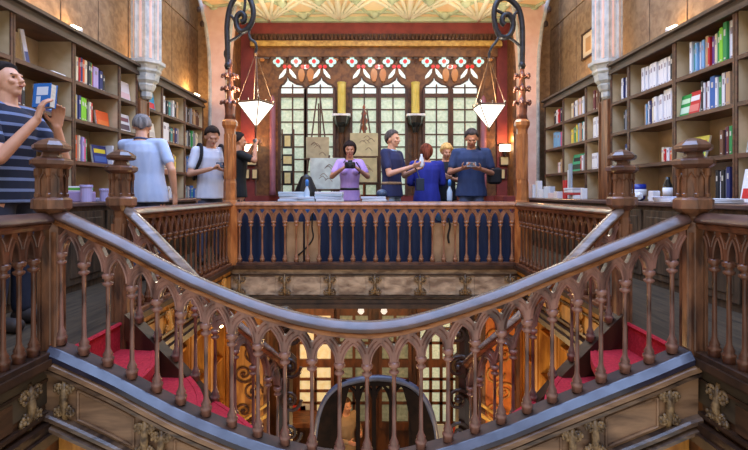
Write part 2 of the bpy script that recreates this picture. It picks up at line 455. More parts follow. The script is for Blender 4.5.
for px in (274, 482):
    X = (px - 374) / SC_
    c = MB(); c.lathe([(.07, 0), (.055, .1), (.055, 1.7), (.04, 1.8), (.005, 1.86)], (X, YW - .12, .96), 10)
    one('wall_column', c, mat('mauve_plaster', (140, 88, 104), (160, 104, 118), .5, 6), 'mauve rounded column at the %s end of the window wall' % ('left' if px < 300 else 'right'), 'column', smooth=True)

# ceiling: shallow ribbed vault in front of the facade
s = MB(); g = MB(); rb = MB(); nx, ny = 24, 6
def cz(x, y): return 4.24 + .5 * math.cos(min(1, abs(x) / 2.9) * PI / 2) * ((YW - y) / 2.2) ** .8 if y < YW else 4.24
vs = []; 
for j in range(ny + 1):
    for i in range(nx + 1):
        x = -2.9 + 5.8 * i / nx; y = 6.4 + (YW + .1 - 6.4) * j / ny; vs.append((x, y, cz(x, y)))
fs = [(j * (nx + 1) + i, j * (nx + 1) + i + 1, (j + 1) * (nx + 1) + i + 1, (j + 1) * (nx + 1) + i) for j in range(ny) for i in range(nx)]
s.add(vs, fs)
vs2 = [(v[0], v[1], v[2] + .08) for v in vs]; s.add(vs2, [f[::-1] for f in fs])
ce = struct('ceiling', s, CPEACH, 'cream and peach ribbed plaster ceiling with green tracery', 'ceiling')
def crib(x0, y0, x1, y1, r, mb, n=14):
    mb.tube([(x0 + (x1 - x0) * t / n, y0 + (y1 - y0) * t / n, cz(x0 + (x1 - x0) * t / n, y0 + (y1 - y0) * t / n) - r * .4) for t in range(n + 1)], r, 6)
for cx in (-1.95, -.65, .65, 1.95):
    for k in range(-4, 5):
        xe = max(-2.88, min(2.88, cx + k * .42)); crib(cx, YW - .05, xe, 7.3, .035, rb)
    crib(cx, YW - .05, cx, 6.5, .05, rb)
for y in (8.55, 8.1, 7.5): crib(-2.85, y, 2.85, y, .03, g, 30)
for cx in (-2.6, -1.3, 0, 1.3, 2.6):
    for k in (-1, 1): crib(cx, 8.72, max(-2.88, min(2.88, cx + k * .66)), 7.9, .03, g)
    for (dx, dy) in ((0, 8.6), (.32, 8.2), (-.32, 8.2)):
        x = max(-2.8, min(2.8, cx + dx)); g.lathe([(.02, -.1), (.09, -.04), (.1, 0)], (x, dy, cz(x, dy)), 8)
r_ = link('ribs', mesh(rb, 'ribs', CREAM, True), ce); g_ = link('tracery', mesh(g, 'tracery', CGREEN, True), ce)
s = MB(); s.box(-2.9, YW - .1, 4.2, 2.9, YW + .2, 4.3)
struct('trim_4', s, CGREEN, 'pale green moulding where ceiling meets maroon wall', 'trim')

# plaster arch piers
for sx, lab in ((-1, 'left'), (1, 'right')):
    t = thing('arch_pier', 'tall pink plaster arch pier with white edges on the %s' % lab, 'pier', (sx * 2.7, 8.2, FL)); t['kind'] = 'structure'
    zz = [FL, 3.1, 3.5, 3.9, 4.3, 4.8, 5.4]; out = [2.86, 2.86, 2.88, 2.93, 3.02, 3.18, 3.3]; inn = [2.56, 2.56, 2.54, 2.5, 2.42, 2.24, 1.9]
    s = MB(); s.plate([(sx * a, z) for a, z in zip(out, zz)] + [(sx * a, z) for a, z in reversed(list(zip(inn, zz)))], 8.14, 8.4); part('face', s, PINK, t)
    s = MB(); s.tube([(sx * a, 8.15, z) for a, z in zip(out, zz)], .035, 8); s.tube([(sx * a, 8.15, z) for a, z in zip(inn, zz)], .035, 8)
    part('edge_moulding', s, PLAST, t, True)
    s = MB(); s.box(sx * 2.56, 8.4, FL, sx * 2.51, YW, 3.95); part('reveal', s, FACW, t)
    # crockets on the outer edge
    s = MB()
    for z in (3.95, 4.2, 4.45): s.ell((sx * (interp(list(zip(zz, out)), z) + .05), 8.14, z), (.05, .03, .06), 8, 6)
    part('crocket', s, DARK, t)

# ---------------------------------------------------------------- the balustrade builder
def resample(pts, ds):
    out = [Vector(pts[0])]; acc = 0
    for a, b in zip(pts[:-1], pts[1:]):
        a = Vector(a); b = Vector(b); L = math.hypot(b.x - a.x, b.y - a.y)
        while acc + L >= ds:
            k = (ds - acc) / L; a = a + (b - a) * k; out.append(a.copy()); L = math.hypot(b.x - a.x, b.y - a.y); acc = 0
        acc += L
    return out
class Path:
    """s = horizontal arc length; z is the baluster foot"""
    def __init__(p, pts):
        p.P = [Vector(q) for q in pts]; p.S = [0]
        for a, b in zip(p.P[:-1], p.P[1:]): p.S.append(p.S[-1] + math.hypot(b.x - a.x, b.y - a.y))
        p.L = p.S[-1]
    def at(p, s):
        for i in range(len(p.S) - 1):
            if s <= p.S[i + 1] or i == len(p.S) - 2:
                k = (s - p.S[i]) / (p.S[i + 1] - p.S[i]); a, b = p.P[i], p.P[i + 1]; t = Vector((b.x - a.x, b.y - a.y, 0)).normalized()
                return a + (b - a) * k, t
    def pts(p, s0, s1, ds=.06):
        n = max(2, int((s1 - s0) / ds)); return [p.at(s0 + (s1 - s0) * i / n)[0] for i in range(n + 1)]
BAL = [(.027, 0), (.027, .026), (.030, .030), (.030, .042), (.021, .050), (.025, .060), (.016, .078), (.0115, .094), (.0100, .24), (.0105, .408),
       (.018, .415), (.026, .421), (.026, .431), (.015, .437), (.017, .447), (.028, .455), (.030, .465), (.030, .473), (.020, .480)]
BMESH = {}
def bal_mesh(m, n=10):
    if (m.name, n) not in BMESH: BMESH[(m.name, n)] = mesh(MB().lathe(BAL, n=n), 'baluster', m, True)
    return BMESH[(m.name, n)]
SEC_RAIL = [(-.054, -.026), (-.058, -.018), (-.052, -.006), (-.032, .014), (-.012, .024), (.012, .024), (.032, .014), (.052, -.006), (.058, -.018), (.054, -.026)]
SEC_MOULD = [(-.040, -.026), (-.046, -.034), (-.036, -.044), (-.030, -.058), (.030, -.058), (.036, -.044), (.046, -.034), (.040, -.026)]
def balustrade(label, path, S, s0, s1, mb_, mr, mm, mbase, group=None, base=None, fine=True):
    p0 = path.at(path.L / 2)[0]
    t = thing('balustrade', label, 'balustrade', (p0.x, p0.y, p0.z), group)
    rp = [p + Vector((0, 0, RH - .024)) for p in path.pts(s0, s1)]
    s = MB().sweep(rp, SEC_RAIL); part('handrail', s, mr, t, True)
    s = MB().sweep(rp, SEC_MOULD); part('rail_moulding', s, mm, t)
    s = MB().sweep(path.pts(s0, s1), base or [(-.045, -.035), (-.045, -.004), (-.035, 0), (.035, 0), (.045, -.004), (.045, -.035)]); part('base_rail', s, mbase, t)
    # arcade
    half = (S[1] - S[0]) / 2; Hs = .479; Ht = RH - .080; Ha = Ht - .040
    s = MB(); th = .017
    U = [i / 6.0 for i in range(7)]; A = math.radians(50)
    arc = [(.018 + (half - .018) * (1 - math.cos(u * A)) / (1 - math.cos(A)), Hs + (Ha - Hs) * math.sin(u * A) / math.sin(A)) for u in U]
    def hole(dx, dz):
        tri = [(-.033, Ht - .008), (.033, Ht - .008), (0, Ht - .060)]
        c = (0, Ht - .024); best = None
        for i in range(3):
            (ax, az), (bx, bz) = tri[i], tri[(i + 1) % 3]; ex, ez = bx - ax, bz - az; den = dx * ez - dz * ex
            if abs(den) < 1e-9: continue
            q = ((ax - c[0]) * ez - (az - c[1]) * ex) / den; r = ((ax - c[0]) * dz - (az - c[1]) * dx) / den
            if q > 0 and -1e-6 <= r <= 1 + 1e-6 and (best is None or q < best): best = q
        return (c[0] + dx * best, c[1] + dz * best)
    outer = [(-a, h) for a, h in arc[::-1]] + [(a, h) for a, h in arc] + [(half, Ht), (half * .5, Ht), (0, Ht), (-half * .5, Ht), (-half, Ht)]
    inner = [hole(a, h - (Ht - .024)) for a, h in outer]
    N = len(outer)
    def wp(sc, a, h, o):
        p, tg = path.at(max(s0, min(s1, sc + a))); n = Vector((tg.y, -tg.x, 0)); return p + Vector((0, 0, h)) + n * o
    for si, sc in enumerate(S):
        hl = (S[si] - S[si - 1]) / 2 if si else half; hr = (S[si + 1] - S[si]) / 2 if si + 1 < len(S) else (S[-1] - S[-2]) / 2
        def wp(sc, a, h, o, hl=hl, hr=hr):
            aa = abs(a); hh = hl if a < 0 else hr
            if aa > .018: aa = .018 + (aa - .018) * (hh - .018) / (half - .018)
            p, tg = path.at(max(s0, min(s1, sc + math.copysign(aa, a)))); n = Vector((tg.y, -tg.x, 0)); return p + Vector((0, 0, h)) + n * o
        vs = []
        for o in (th, -th):
            vs += [wp(sc, a, h, o) for a, h in outer] + [wp(sc, a, h, o) for a, h in inner]
        fs = []
        for i in range(N):
            j = (i + 1) % N
            fs.append((i, j, N + j, N + i)); fs.append((2 * N + j, 2 * N + i, 3 * N + i, 3 * N + j))
            fs.append((j, i, 2 * N + i, 2 * N + j)); fs.append((N + i, N + j, 3 * N + j, 3 * N + i))
        s.add(vs, fs)
        if fine:
            for o in (th + .002, -th - .002):
                for sg in (-1, 1):
                    s.tube([wp(sc, sg * a * 1.0, h + .004, o) for a, h in arc], .006, 5)
                    s.tube([wp(sc, sg * (a - .016), h + .018, o) for a, h in arc[2:]], .0035, 4)
    part('arcade', s, mb_, t)
    me = bal_mesh(mb_, 12 if fine else 8)
    for sc in S:
        p, tg = path.at(sc)
        link('baluster', me, t, p - Vector(t.location))
    return t
def even(L, p=.136, m=.07):
    n = max(2, int(round((L - 2 * m) / p)) + 1); return [m + (L - 2 * m) * i / (n - 1) for i in range(n)]

# front balustrade of the stair: straight in plan, hanging curve in height
RC = [(50, 208), (57, 211), (90, 226), (120, 240), (155, 259), (190, 277), (240, 298), (270, 308.5), (300, 317), (335, 323.5), (370, 325.5), (405, 321.5), (450, 309), (500, 292), (550, 271), (617, 244), (650, 231), (684, 216), (690, 213.5)]
def zr(px): return 1 - (interp(RC, px) - 193) / (F / YN)
fp = []
for k in range(0, 129):
    px = 50 + 640 * k / 128.0
    z = sum(zr(min(690, max(50, px + d))) for d in (-12, -6, 0, 6, 12)) / 5
    fp.append(((px - 374) * YN / F, YN, z - RH + .02))
FP = Path(fp)
def s_of(px): return (px - 50) * YN / F
bpx = [61, 84, 108, 132, 157, 181, 206, 232, 258, 285, 312, 339.5, 367, 394, 421, 448, 475, 501, 527, 552, 577, 601, 625, 649, 672]
SECB = [(-.045, -.05), (-.045, 0), (.050, 0), (.050, -.05)]
balustrade('nearest balustrade of the staircase, its handrail dipping to the middle', FP, [s_of(x) for x in bpx], s_of(57), s_of(684), FAN, RAIL, FANLOW, mat('unpolished_base', (46, 30, 24), (78, 52, 40), .6, 8), base=SECB)  # base rail is dark unpolished wood
NEARB = bpy.context.scene.collection.objects['balustrade']
part('cap_strip', MB().sweep(FP.pts(s_of(57), s_of(684)), [(.050, 0), (.056, -.002), (.086, -.032), (.086, -.058), (.050, -.058)]), CAPB, NEARB, label='polished edge, blue sky gleam put into its colour')

# side galleries near the camera and beyond the stair heads
for sx, lab in ((-1, 'left'), (1, 'right')):
    px = WX * sx
    P_ = Path([(px, 1.0, BZ), (px, YN - .06, BZ)])
    balustrade('dark level balustrade running toward the viewer from the %s front newel' % lab, P_, even(P_.L, .097), 0, P_.L, SIDE, RAIL, SIDE, DARK)
    P_ = Path([(px, YB + .1, BZ), (px, YF - .06, BZ)])
    balustrade('dark level balustrade along the %s side gallery beyond the stair head' % lab, P_, even(P_.L, .118), 0, P_.L, GALD, NEWELTOP, GALD, GALD)
P_ = Path([(-WX + .04, YF, BZ), (WX + .04 - .04, YF, BZ)])
balustrade('long level balustrade at the far end in front of navy cloth', P_, even(P_.L, .134), 0, P_.L, FARW, FARW, FARW, NEWELTOP)

# inner balustrades of both flights
INN = [(-1.60, 3.05, .22), (-1.45, 3.04, .08), (-1.30, 3.03, -.07), (-1.19, 3.03, -.18), (-1.08, 3.04, -.31), (-.98, 3.05, -.43), (-.88, 3.09, -.55), (-.78, 3.17, -.68), (-.71, 3.28, -.80), (-.68, 3.42, -.93)]
def inner(sx):
    return cr([(sx * -p[0], p[1], p[2]) for p in INN], 4)
for sx, lab in ((-1, 'left'), (1, 'right')):
    P_ = Path(inner(sx))
    SI = [(-.045, -.16), (-.05, 0), (.05, 0), (.045, -.16)]
    balustrade('short steep inner balustrade descending from the %s rear newel' % lab, P_, even(P_.L, .125), 0, P_.L, FAN, mat('worn_grey_rail', (100, 82, 72), (150, 130, 116), .26, 7, (1, 1, 5), .25, coat=.5), FANLOW, DARK, base=SI)

# ---------------------------------------------------------------- newels
def newel(x, y, zb, label, zr_=.90, k=1.0, m=NEWEL, foot=-.3):
    t = thing('newel_post', label, 'newel post', (x, y, foot))
    r8 = PI / 8
    s = MB(); s.lathe([(.050 * k, foot), (.050 * k, zr_ - .08), (.045 * k, zr_ - .06), (.05 * k, zr_ - .02)], (x, y, 0), 8, r8)
    for a in range(4):
        an = a * PI / 2 + PI / 4; s.lathe([(.012, foot), (.012, zr_ - .1)], (x + .052 * k * math.cos(an), y + .052 * k * math.sin(an), 0), 6)
    part('post', s, m, t)
    s = MB(); s.lathe([(.045 * k, zr_ - .02), (.085 * k, zr_ + .015), (.092 * k, zr_ + .02), (.092 * k, zr_ + .065), (.08 * k, zr_ + .075), (.07 * k, zr_ + .08)], (x, y, 0), 8, r8); part('block', s, m, t, label='paler worn octagonal block')
    s = MB(); z0 = zr_ + .08
    s.lathe([(.060 * k, z0), (.060 * k, z0 + .145)], (x, y, 0), 8, r8)
    for i in range(8):
        a = r8 + i * PI / 4
        s.lathe([(.011, 0), (.011, .015), (.007, .02), (.007, .10), (.012, .11), (.012, .145)], (x + .067 * k * math.cos(a), y + .067 * k * math.sin(a), z0), 6)
        am = a + PI / 8; c = Vector((x + .062 * k * math.cos(am), y + .062 * k * math.sin(am), 0)); tt = Vector((-math.sin(am), math.cos(am), 0)) * .020
        s.tube([c - tt + Vector((0, 0, z0 + .02)), c - tt + Vector((0, 0, z0 + .09)), c + Vector((0, 0, z0 + .125)), c + tt + Vector((0, 0, z0 + .09)), c + tt + Vector((0, 0, z0 + .02))], .004, 5)
    part('drum', s, m, t, label='octagonal drum with blind arches')
    z1 = z0 + .145
    s = MB(); s.lathe([(.068 * k, z1), (.085 * k, z1 + .012), (.098 * k, z1 + .022), (.098 * k, z1 + .042), (.085 * k, z1 + .052), (.05 * k, z1 + .06), (.042 * k, z1 + .085)], (x, y, 0), 8, r8); part('cornice', s, NEWELTOP, t)
    z2 = z1 + .085
    s = MB(); s.lathe([(.042 * k, z2), (.075 * k, z2 + .006), (.088 * k, z2 + .018), (.088 * k, z2 + .034), (.078 * k, z2 + .042), (.06 * k, z2 + .056), (.035 * k, z2 + .068), (.01, z2 + .075)], (x, y, 0), 8, r8); part('finial', s, NEWELTOP, t)
    return t
newel(-1.67, YN, 0, 'left front octagonal newel beside the striped man', foot=.12)
newel(1.655, YN, 0, 'right front octagonal newel at the head of the curved handrail', foot=.12)
newel(-1.66, YB + .02, 0, 'left rear octagonal newel before the grey haired man', foot=-.2)
newel(1.63, YB + .02, 0, 'right rear octagonal newel before the white boxed goods', foot=-.2)

# ---------------------------------------------------------------- carved ornament
def spiral(s, c, r, ax, n=22, turns=1.6, tr=.008, flip=1, rot=0.0):
    """flat scroll in the plane spanned by ax (horizontal unit) and z"""
    ax = Vector(ax); pts = []
    for i in range(n + 1):
        k = i / n; a = rot + flip * k * turns * 2 * PI; rr = r * (1 - .82 * k)
        pts.append(Vector(c) + ax * rr * math.cos(a) + Vector((0, 0, rr * math.sin(a))))
    s.tube(pts, [tr * (1 - .3 * i / n) for i in range(n + 1)], 6)
    s.ell(Vector(c), (tr * 1.6,) * 3, 8, 6)
def rosettes(s, c, ax, h, nrm, w=.05):
    """carved pair of scroll brackets with leaf between"""
    ax = Vector(ax); c = Vector(c); nrm = Vector(nrm)
    for k, dz in enumerate((.27 * h, -.27 * h)):
        for j, f in enumerate((-1, 1)):
            spiral(s, c + ax * f * w * .9 + Vector((0, 0, dz)) + nrm * .008, w * .75, ax, flip=f * (1 if k else -1), tr=.009, rot=PI / 2 * (1 if k else -1))
            for q in range(5):
                a = q * 2 * PI / 5; s.ell(c + ax * (f * w * .9 + w * .5 * math.cos(a)) + Vector((0, 0, dz + w * .5 * math.sin(a))) + nrm * .012, (.009, .009, .011), 6, 5)
    s.tube([c + Vector((0, 0, -.5 * h)), c + nrm * .015 + Vector((0, 0, 0)), c + Vector((0, 0, .5 * h))], [.012, .02, .012], 8)

# stringer of the stair front (one carved board), a wooden staircase with red carpet
st = thing('staircase', 'double wooden stair with red carpet and carved front meeting in the middle', 'staircase', (0, YN, -1.0))
fpts = FP.pts(s_of(50), s_of(690))
fl = MB().sweep([p for p in fpts], [(.09, -.075), (.09, -.10), (.062, -.115), (.062, -.365), (.0, -.365), (.0, -.06), (.05, -.05)]); part('stringer', fl, STRG, st)
fl = MB().sweep(fpts, [(.09, -.325), (.10, -.335), (.10, -.355), (.08, -.36), (.062, -.36), (.062, -.32)]); fl.sweep(fpts, [(.075, -.368), (.11, -.378), (.11, -.396), (.06, -.40), (.0, -.40), (.0, -.366), (.062, -.366)])
fl.sweep(fpts, [(.062, -.105), (.085, -.11), (.085, -.128), (.062, -.135)])
part('stringer_moulding', fl, mat('stringer_moulding_wood', (52, 40, 36), (116, 92, 72), .3, 6, (1, 1, 6), .3, coat=.3), st)
# panel beads and carved brackets along the stringer
orn_px = [74, 152, 168, 250, 490, 566, 588, 660]
for a, b in ((86, 140), (180, 240), (500, 556), (600, 650)):
    m = MB()
    top = [FP.at(s_of(a + (b - a) * i / 8.0))[0] + Vector((0, -.066, -.155)) for i in range(9)]; bot = [FP.at(s_of(b - (b - a) * i / 8.0))[0] + Vector((0, -.066, -.30)) for i in range(9)]
    m.tube(top + bot + [top[0]], .007, 6); part('panel_bead', m, STRG, st)
for q in orn_px:
    m = MB(); c = FP.at(s_of(q))[0] + Vector((0, -.068, -.225)); rosettes(m, c, (1, 0, 0), .22, (0, -1, 0), .034); part('carved_bracket', m, CARV, st, True)
# steps: riser lines (inner x,y) (outer x) z
RL = [(-1.642, -1.642, FL), (-1.43, -1.30, -.01), (-1.22, -.93, -.18), (-1.03, -.56, -.35), (-.86, -.2, -.52)]
for sx in (-1, 1):
    for i in range(len(RL)):
        xi, xo, zt = RL[i]; zt2 = zt - .17
        if i + 1 < len(RL): xi2, xo2, _ = RL[i + 1]
        else: xi2, xo2 = 0, 0
        m = MB(); yi = 3.02; yo = YN + .0
        # riser (curved) and tread as one carpeted step
        nseg = 6; fr = []
        for k in range(nseg + 1):
            u = k / nseg; x_ = xi + (xo - xi) * u + .05 * math.sin(PI * u) * (1 if i else 0); fr.append((x_, yi + (yo - yi) * u))
        nx_ = []
        for k in range(nseg + 1):
            u = k / nseg; x_ = xi2 + (xo2 - xi2) * u + (.05 * math.sin(PI * u) if i + 1 < len(RL) else 0); nx_.append((x_ + .03, yi + (yo - yi) * u))
        vs = [(sx * -p[0], p[1], z) for z in (zt - .002, zt2) for p in fr] + [(sx * -p[0], p[1], z) for z in (zt2, zt2 - .05) for p in nx_]
        n_ = nseg + 1; fs = []
        for k in range(nseg):
            fs += [(k, k + 1, n_ + k + 1, n_ + k), (n_ + k, n_ + k + 1, 2 * n_ + k + 1, 2 * n_ + k), (2 * n_ + k, 2 * n_ + k + 1, 3 * n_ + k + 1, 3 * n_ + k)]
        m.add(vs, fs)
        m.tube([(sx * -p[0], p[1], zt - .008) for p in fr], .014, 6)
        part('step', m, CARPET, st)
for sx in (-1, 1):
    m = MB(); ip = inner(sx)
    m.sweep(ip, [(-.03, -.42), (-.03, -.1), (.03, -.1), (.03, -.42)]); part('inner_stringer', m, DARK, st)
    m = MB(); c0 = Vector((sx * .66, 3.45, 0))
    m.lathe([(.07, -2.2), (.07, -1.1), (.10, -1.05), (.06, -.95), (.06, -.35), (.09, -.3), (.09, -.22), (.05, -.18), (.055, .02), (.09, .05), (.08, .12), (.03, .16)], (c0.x, c0.y, 0), 8)
    for k in range(6): spiral(m, c0 + Vector((-sx * .05, -.07, -.02 - k * .24)), .085, (1, 0, 0), flip=sx, tr=.014)
    part('scrolled_post', m, DARK, st, label='dark carved post at the foot of the inner rail')

# ---------------------------------------------------------------- fascias round the well
def fascia(nm, a, b, inw, z0, z1, m, lab, orn, mo=CARV, pitch=.6):
    """board from a to b (plan points), inw = unit vector into the well"""
    a = Vector((*a, 0)); b = Vector((*b, 0)); d = (b - a); L = d.length; d.normalize(); n = Vector((*inw, 0))
    def slab(s, t0, t1, za, zb, u0=0, u1=L):
        P = [a + d * u0 + n * t0, a + d * u1 + n * t0, a + d * u1 + n * t1, a + d * u0 + n * t1]
        s.add([(p.x, p.y, za) for p in P] + [(p.x, p.y, zb) for p in P], [(0, 3, 2, 1), (4, 5, 6, 7), (0, 1, 5, 4), (1, 2, 6, 5), (2, 3, 7, 6), (3, 0, 4, 7)])
    s = MB(); slab(s, 0, .05, z0, z1)
    o = struct(nm, s, m, lab, 'trim')
    s = MB(); slab(s, 0, .10, z1 - .035, z1 + .0); slab(s, 0, .085, z1 - .05, z1 - .035); slab(s, .0, .065, z1 - .12, z1 - .105)
    slab(s, 0, .075, z0 + .07, z0 + .09); slab(s, 0, .10, z0 + .0, z0 + .045); slab(s, -.04, .12, z0 - .05, z0)
    link('moulding', mesh(s, 'moulding', DARK), o)
    k = 0; u = orn
    while u < L - .04:
        s = MB(); c = a + d * u + n * .055; c.z = (z0 + z1) / 2 - .015; rosettes(s, c, d, (z1 - z0) * .62, n, .048)
        link('carved_bracket', mesh(s, 'carved_bracket', mo, True), o)
        if u + pitch < L:
            s = MB(); slab(s, .05, .062, z0 + .10, z1 - .135, u + .11, u + pitch - .11)
            link('raised_panel', mesh(s, 'raised_panel', m), o)
        u += pitch
ZL = -.19
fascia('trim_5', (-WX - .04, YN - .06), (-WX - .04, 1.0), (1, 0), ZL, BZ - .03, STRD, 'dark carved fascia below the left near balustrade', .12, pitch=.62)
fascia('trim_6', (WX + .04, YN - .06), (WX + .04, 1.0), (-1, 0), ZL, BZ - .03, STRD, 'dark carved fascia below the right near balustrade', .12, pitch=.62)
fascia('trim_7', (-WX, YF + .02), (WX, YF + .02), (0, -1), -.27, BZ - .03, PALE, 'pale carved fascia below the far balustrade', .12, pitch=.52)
fascia('trim_8', (-WX - .03, YB + .08), (-WX - .03, YF - .03), (1, 0), ZL, BZ - .03, LGOLD, 'carved fascia below the left side gallery, gold lamplight in its colour', .15, LGOLD, .45)
fascia('trim_9', (WX + .03, YB + .08), (WX + .03, YF - .03), (-1, 0), ZL, BZ - .03, LGOLD, 'carved fascia below the right side gallery, gold lamplight in its colour', .15, LGOLD, .45)

# ---------------------------------------------------------------- lower floor seen through the balusters
def lower_panel(sx, lab):
    t = thing('bookcase', 'tall gold-lit wooden bookcase on the ground floor, %s of the well' % lab, 'bookcase', (sx * 2.3, 6.2, -4))
    X = sx * 2.3
    s = MB(); s.box(X, 3.2, -4, X + sx * .1, 8.7, -.35); part('back_panel', s, LDARK, t)
    for k in range(9):
        y = 3.4 + k * .62; s = MB(); s.bbox(X - sx * .22, y, -4, X, y + .09, -.4)
        s.lathe([(.05, 0), (.03, .1), (.03, 3.3), (.05, 3.4)], (X - sx * .24, y + .045, -3.9), 8); part('upright', s, LGOLD, t)
    for z in (-3.1, -2.5, -1.9, -1.3, -.75): 
        s = MB(); s.box(X - sx * .2, 3.4, z, X, 8.5, z + .03); part('shelf', s, LGOLD, t)
lower_panel(-1, 'left'); lower_panel(1, 'right')
# ground floor books on those shelves
nb = 0
# scroll screens beside the stair
for sx, lab, m_ in ((-1, 'left', LGOLD), (1, 'right', mat('screen_lamplit', (176, 84, 24), (236, 140, 52), .45, 9, (1, 1, .4), .5))):  # right panel's amber paints orange lamplight onto brown wood
    cx = -1.62 if sx < 0 else 1.62; y = 6.0
    t = thing('carved_screen', 'amber carved scroll screen on the ground floor %s of the stair' % lab, 'screen', (cx, y, -4))
    s = MB(); s.box(cx - .22, y + .04, -4, cx + .22, y + .07, -.6); part('panel', s, m_, t)
    s = MB()
    for xx in (cx - .24, cx + .2): s.bbox(xx, y - .02, -4, xx + .05, y + .1, -.5)
    part('stile', s, LDARK, t)
    s = MB(); z = -.85; k = 0
    while z > -2.6:
        spiral(s, (cx + (.06 if k % 2 else -.06), y + .02, z), .13, (1, 0, 0), flip=1 if k % 2 else -1, tr=.016); z -= .24; k += 1
    part('scrollwork', s, LDARK if sx < 0 else LGOLD, t, True)
    s = MB(); s.tube(cr([(cx - sx * .3, y - .2, -1.75), (cx, y - .2, -1.95), (cx + sx * .35, y - .2, -2.15)][::1], 6), .025, 8)
    s.tube(cr([(cx - sx * .3, y - .2, -1.62), (cx, y - .2, -1.82), (cx + sx * .35, y - .2, -2.02)], 6), .02, 8)
    part('diagonal_rail', s, GOLD, t)
# ground floor facade and windows
s = MB(); s.box(-4, YW + .05, -4.0, 4, YW + .25, -.06)
struct('wall_back', s, LDARK, 'dark timber ground floor front wall', 'wall')
s = MB(); s.box(-2.2, YF + .02, -.30, 2.2, YW, -.07)
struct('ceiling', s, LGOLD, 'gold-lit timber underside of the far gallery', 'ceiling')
for i, (a, b, n, m_) in enumerate(((300, 331, 2, PANEL), (340, 368, 2, PDIM), (382, 408, 2, PDIM), (420, 462, 4, PANE))):
    x0 = (a - 374) / SC_; x1 = (b - 374) / SC_
    t = thing('window_%d' % (i + 4), ['warm yellow', 'greenish centre-left', 'greenish centre-right', 'pale green right-hand'][i] + ' ground floor window with square panes', 'window', ((x0 + x1) / 2, YW, -3.4)); t['kind'] = 'structure'
    s = MB(); s.box(x0, YW + .0, -3.4, x1, YW + .04, -1.3); part('pane', s, m_, t)
    s = MB(); s.box(x0 - .06, YW - .06, -3.4, x0, YW + .05, -1.1); s.box(x1, YW - .06, -3.4, x1 + .06, YW + .05, -1.1)
    s.box(x0, YW - .05, -1.3, x1, YW + .04, -1.1); s.box(x0, YW - .05, -2.27, x1, YW + .04, -2.12); s.box(x0, YW - .05, -3.45, x1, YW + .04, -3.3)
    for k in range(1, n): xx = x0 + (x1 - x0) * k / n; s.box(xx - .028, YW - .03, -3.4, xx + .028, YW + .01, -1.2)
    for z in (-1.55, -1.82, -2.5, -2.72, -2.95): s.box(x0, YW - .03, z - .024, x1, YW + .01, z + .024)
    part('frame', s, CNTR if i == 0 else LDARK, t)
# central arched parapet of the lower landing
PBLK = mat('blackened_wood', (14, 10, 9), (28, 19, 15), 0.8, 12, (1, 1, 1), 0.4, spec=.1)
cy = 5.0
arcp = cr([W(315, 462, cy), W(317, 430, cy), W(323, 405, cy), W(336, 388, cy), W(355, 380.5, cy), W(378, 378, cy), W(400, 381, cy), W(417, 390, cy), W(429, 408, cy), W(435, 432, cy), W(437, 462, cy)], 4)
t = thing('parapet', 'dark arched parapet with blue-grey rail in the middle of the lower stair', 'parapet', (0, cy, -1.9))
s = MB(); s.tube(arcp, .035, 8); part('rail', s, mat('slate_rail', (60, 66, 84), (84, 90, 108), .35, 8), t, True)
for sx in (-1, 1):
    s = MB()
    a = [W(p[0], p[1], cy) for p in (((314, 462), (317, 425), (326, 399), (338, 388), (350, 384), (346, 400), (340, 425), (338, 462)) if sx < 0 else ((437, 462), (434, 428), (424, 401), (413, 390), (402, 385), (406, 400), (411, 425), (413, 462)))]
    s.plate([(p.x, p.z) for p in a][::-1], cy - .03, cy + .03)
    part('carved_side', s, PBLK, t)
s = MB()
for px_ in (338, 358, 374, 391, 411):
    p = W(px_, 395, cy); s.box(p.x - .022, cy - .025, -1.95, p.x + .022, cy + .025, -.98 - .0006 * (px_ - 374) ** 2 * .2)
for a_, b_ in ((338, 358), (358, 374), (374, 391), (391, 411)):
    xa, xb_ = W(a_, 0, cy).x, W(b_, 0, cy).x; h0 = -1.22
    s.tube([(xa, cy, h0), (xa + (xb_ - xa) * .18, cy, h0 + .1), ((xa + xb_) / 2, cy, h0 + .17), (xb_ - (xb_ - xa) * .18, cy, h0 + .1), (xb_, cy, h0)], .022, 6)
s.box(W(340, 0, cy).x, cy - .02, -1.06, W(409, 0, cy).x, cy + .02, -1.0)
part('tracery', s, PBLK, t)
s = MB(); s.box(-.75, cy - .3, -2.0, .8, cy + .15, -1.93); part('landing', s, LDARK, t)
for xx in (-.74, .64): s = MB(); s.bbox(xx, cy - .28, -4.0, xx + .14, cy + .1, -2.0); part('support', s, LDARK, t)

s = MB(); s.box(-3.5, YW - .1, -1.08, 3.5, YW + .04, -.3)
for k in range(40): s.bbox(-3.4 + k * .17, YW - .13, -1.04, -3.28 + k * .17, YW - .1, -.34)
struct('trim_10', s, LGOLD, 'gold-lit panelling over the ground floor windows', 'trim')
# ground floor table of books near the window
t = thing('display_table', 'ground floor table of colourful books below the right window', 'table', (1.2, 8.0, -4))
s = MB(); s.bbox(.75, 7.6, -3.28, 1.75, 8.4, -3.22); part('tabletop', s, CNTR, t)
s = MB()
for x in (.8, 1.7):
    for y in (7.65, 8.35): s.bbox(x - .03, y - .03, -4, x + .03, y + .03, -3.28)
part('legs', s, CNTR, t)
for k, (px, c) in enumerate(((430, (60, 170, 150)), (440, (200, 220, 230)), (449, (110, 190, 190)), (457, (190, 60, 40)))):
    p = W(px, 0, 7.9); s = MB(); s.bbox(p.x - .07, 7.9, -3.219, p.x + .07, 7.93, -2.96 + .04 * (k % 2), .004)
    one('book', s, cmat(c), ['teal', 'pale blue', 'light turquoise', 'brick red'][k] + ' book standing on the ground floor display table', 'book')
t = thing('display_table', 'ground floor table with notices below the warm yellow window', 'table', (-1.15, 8.3, -4))
s = MB(); s.bbox(-1.6, 8.1, -3.08, -.75, 8.6, -3.0); part('tabletop', s, CNTR, t); s = MB()
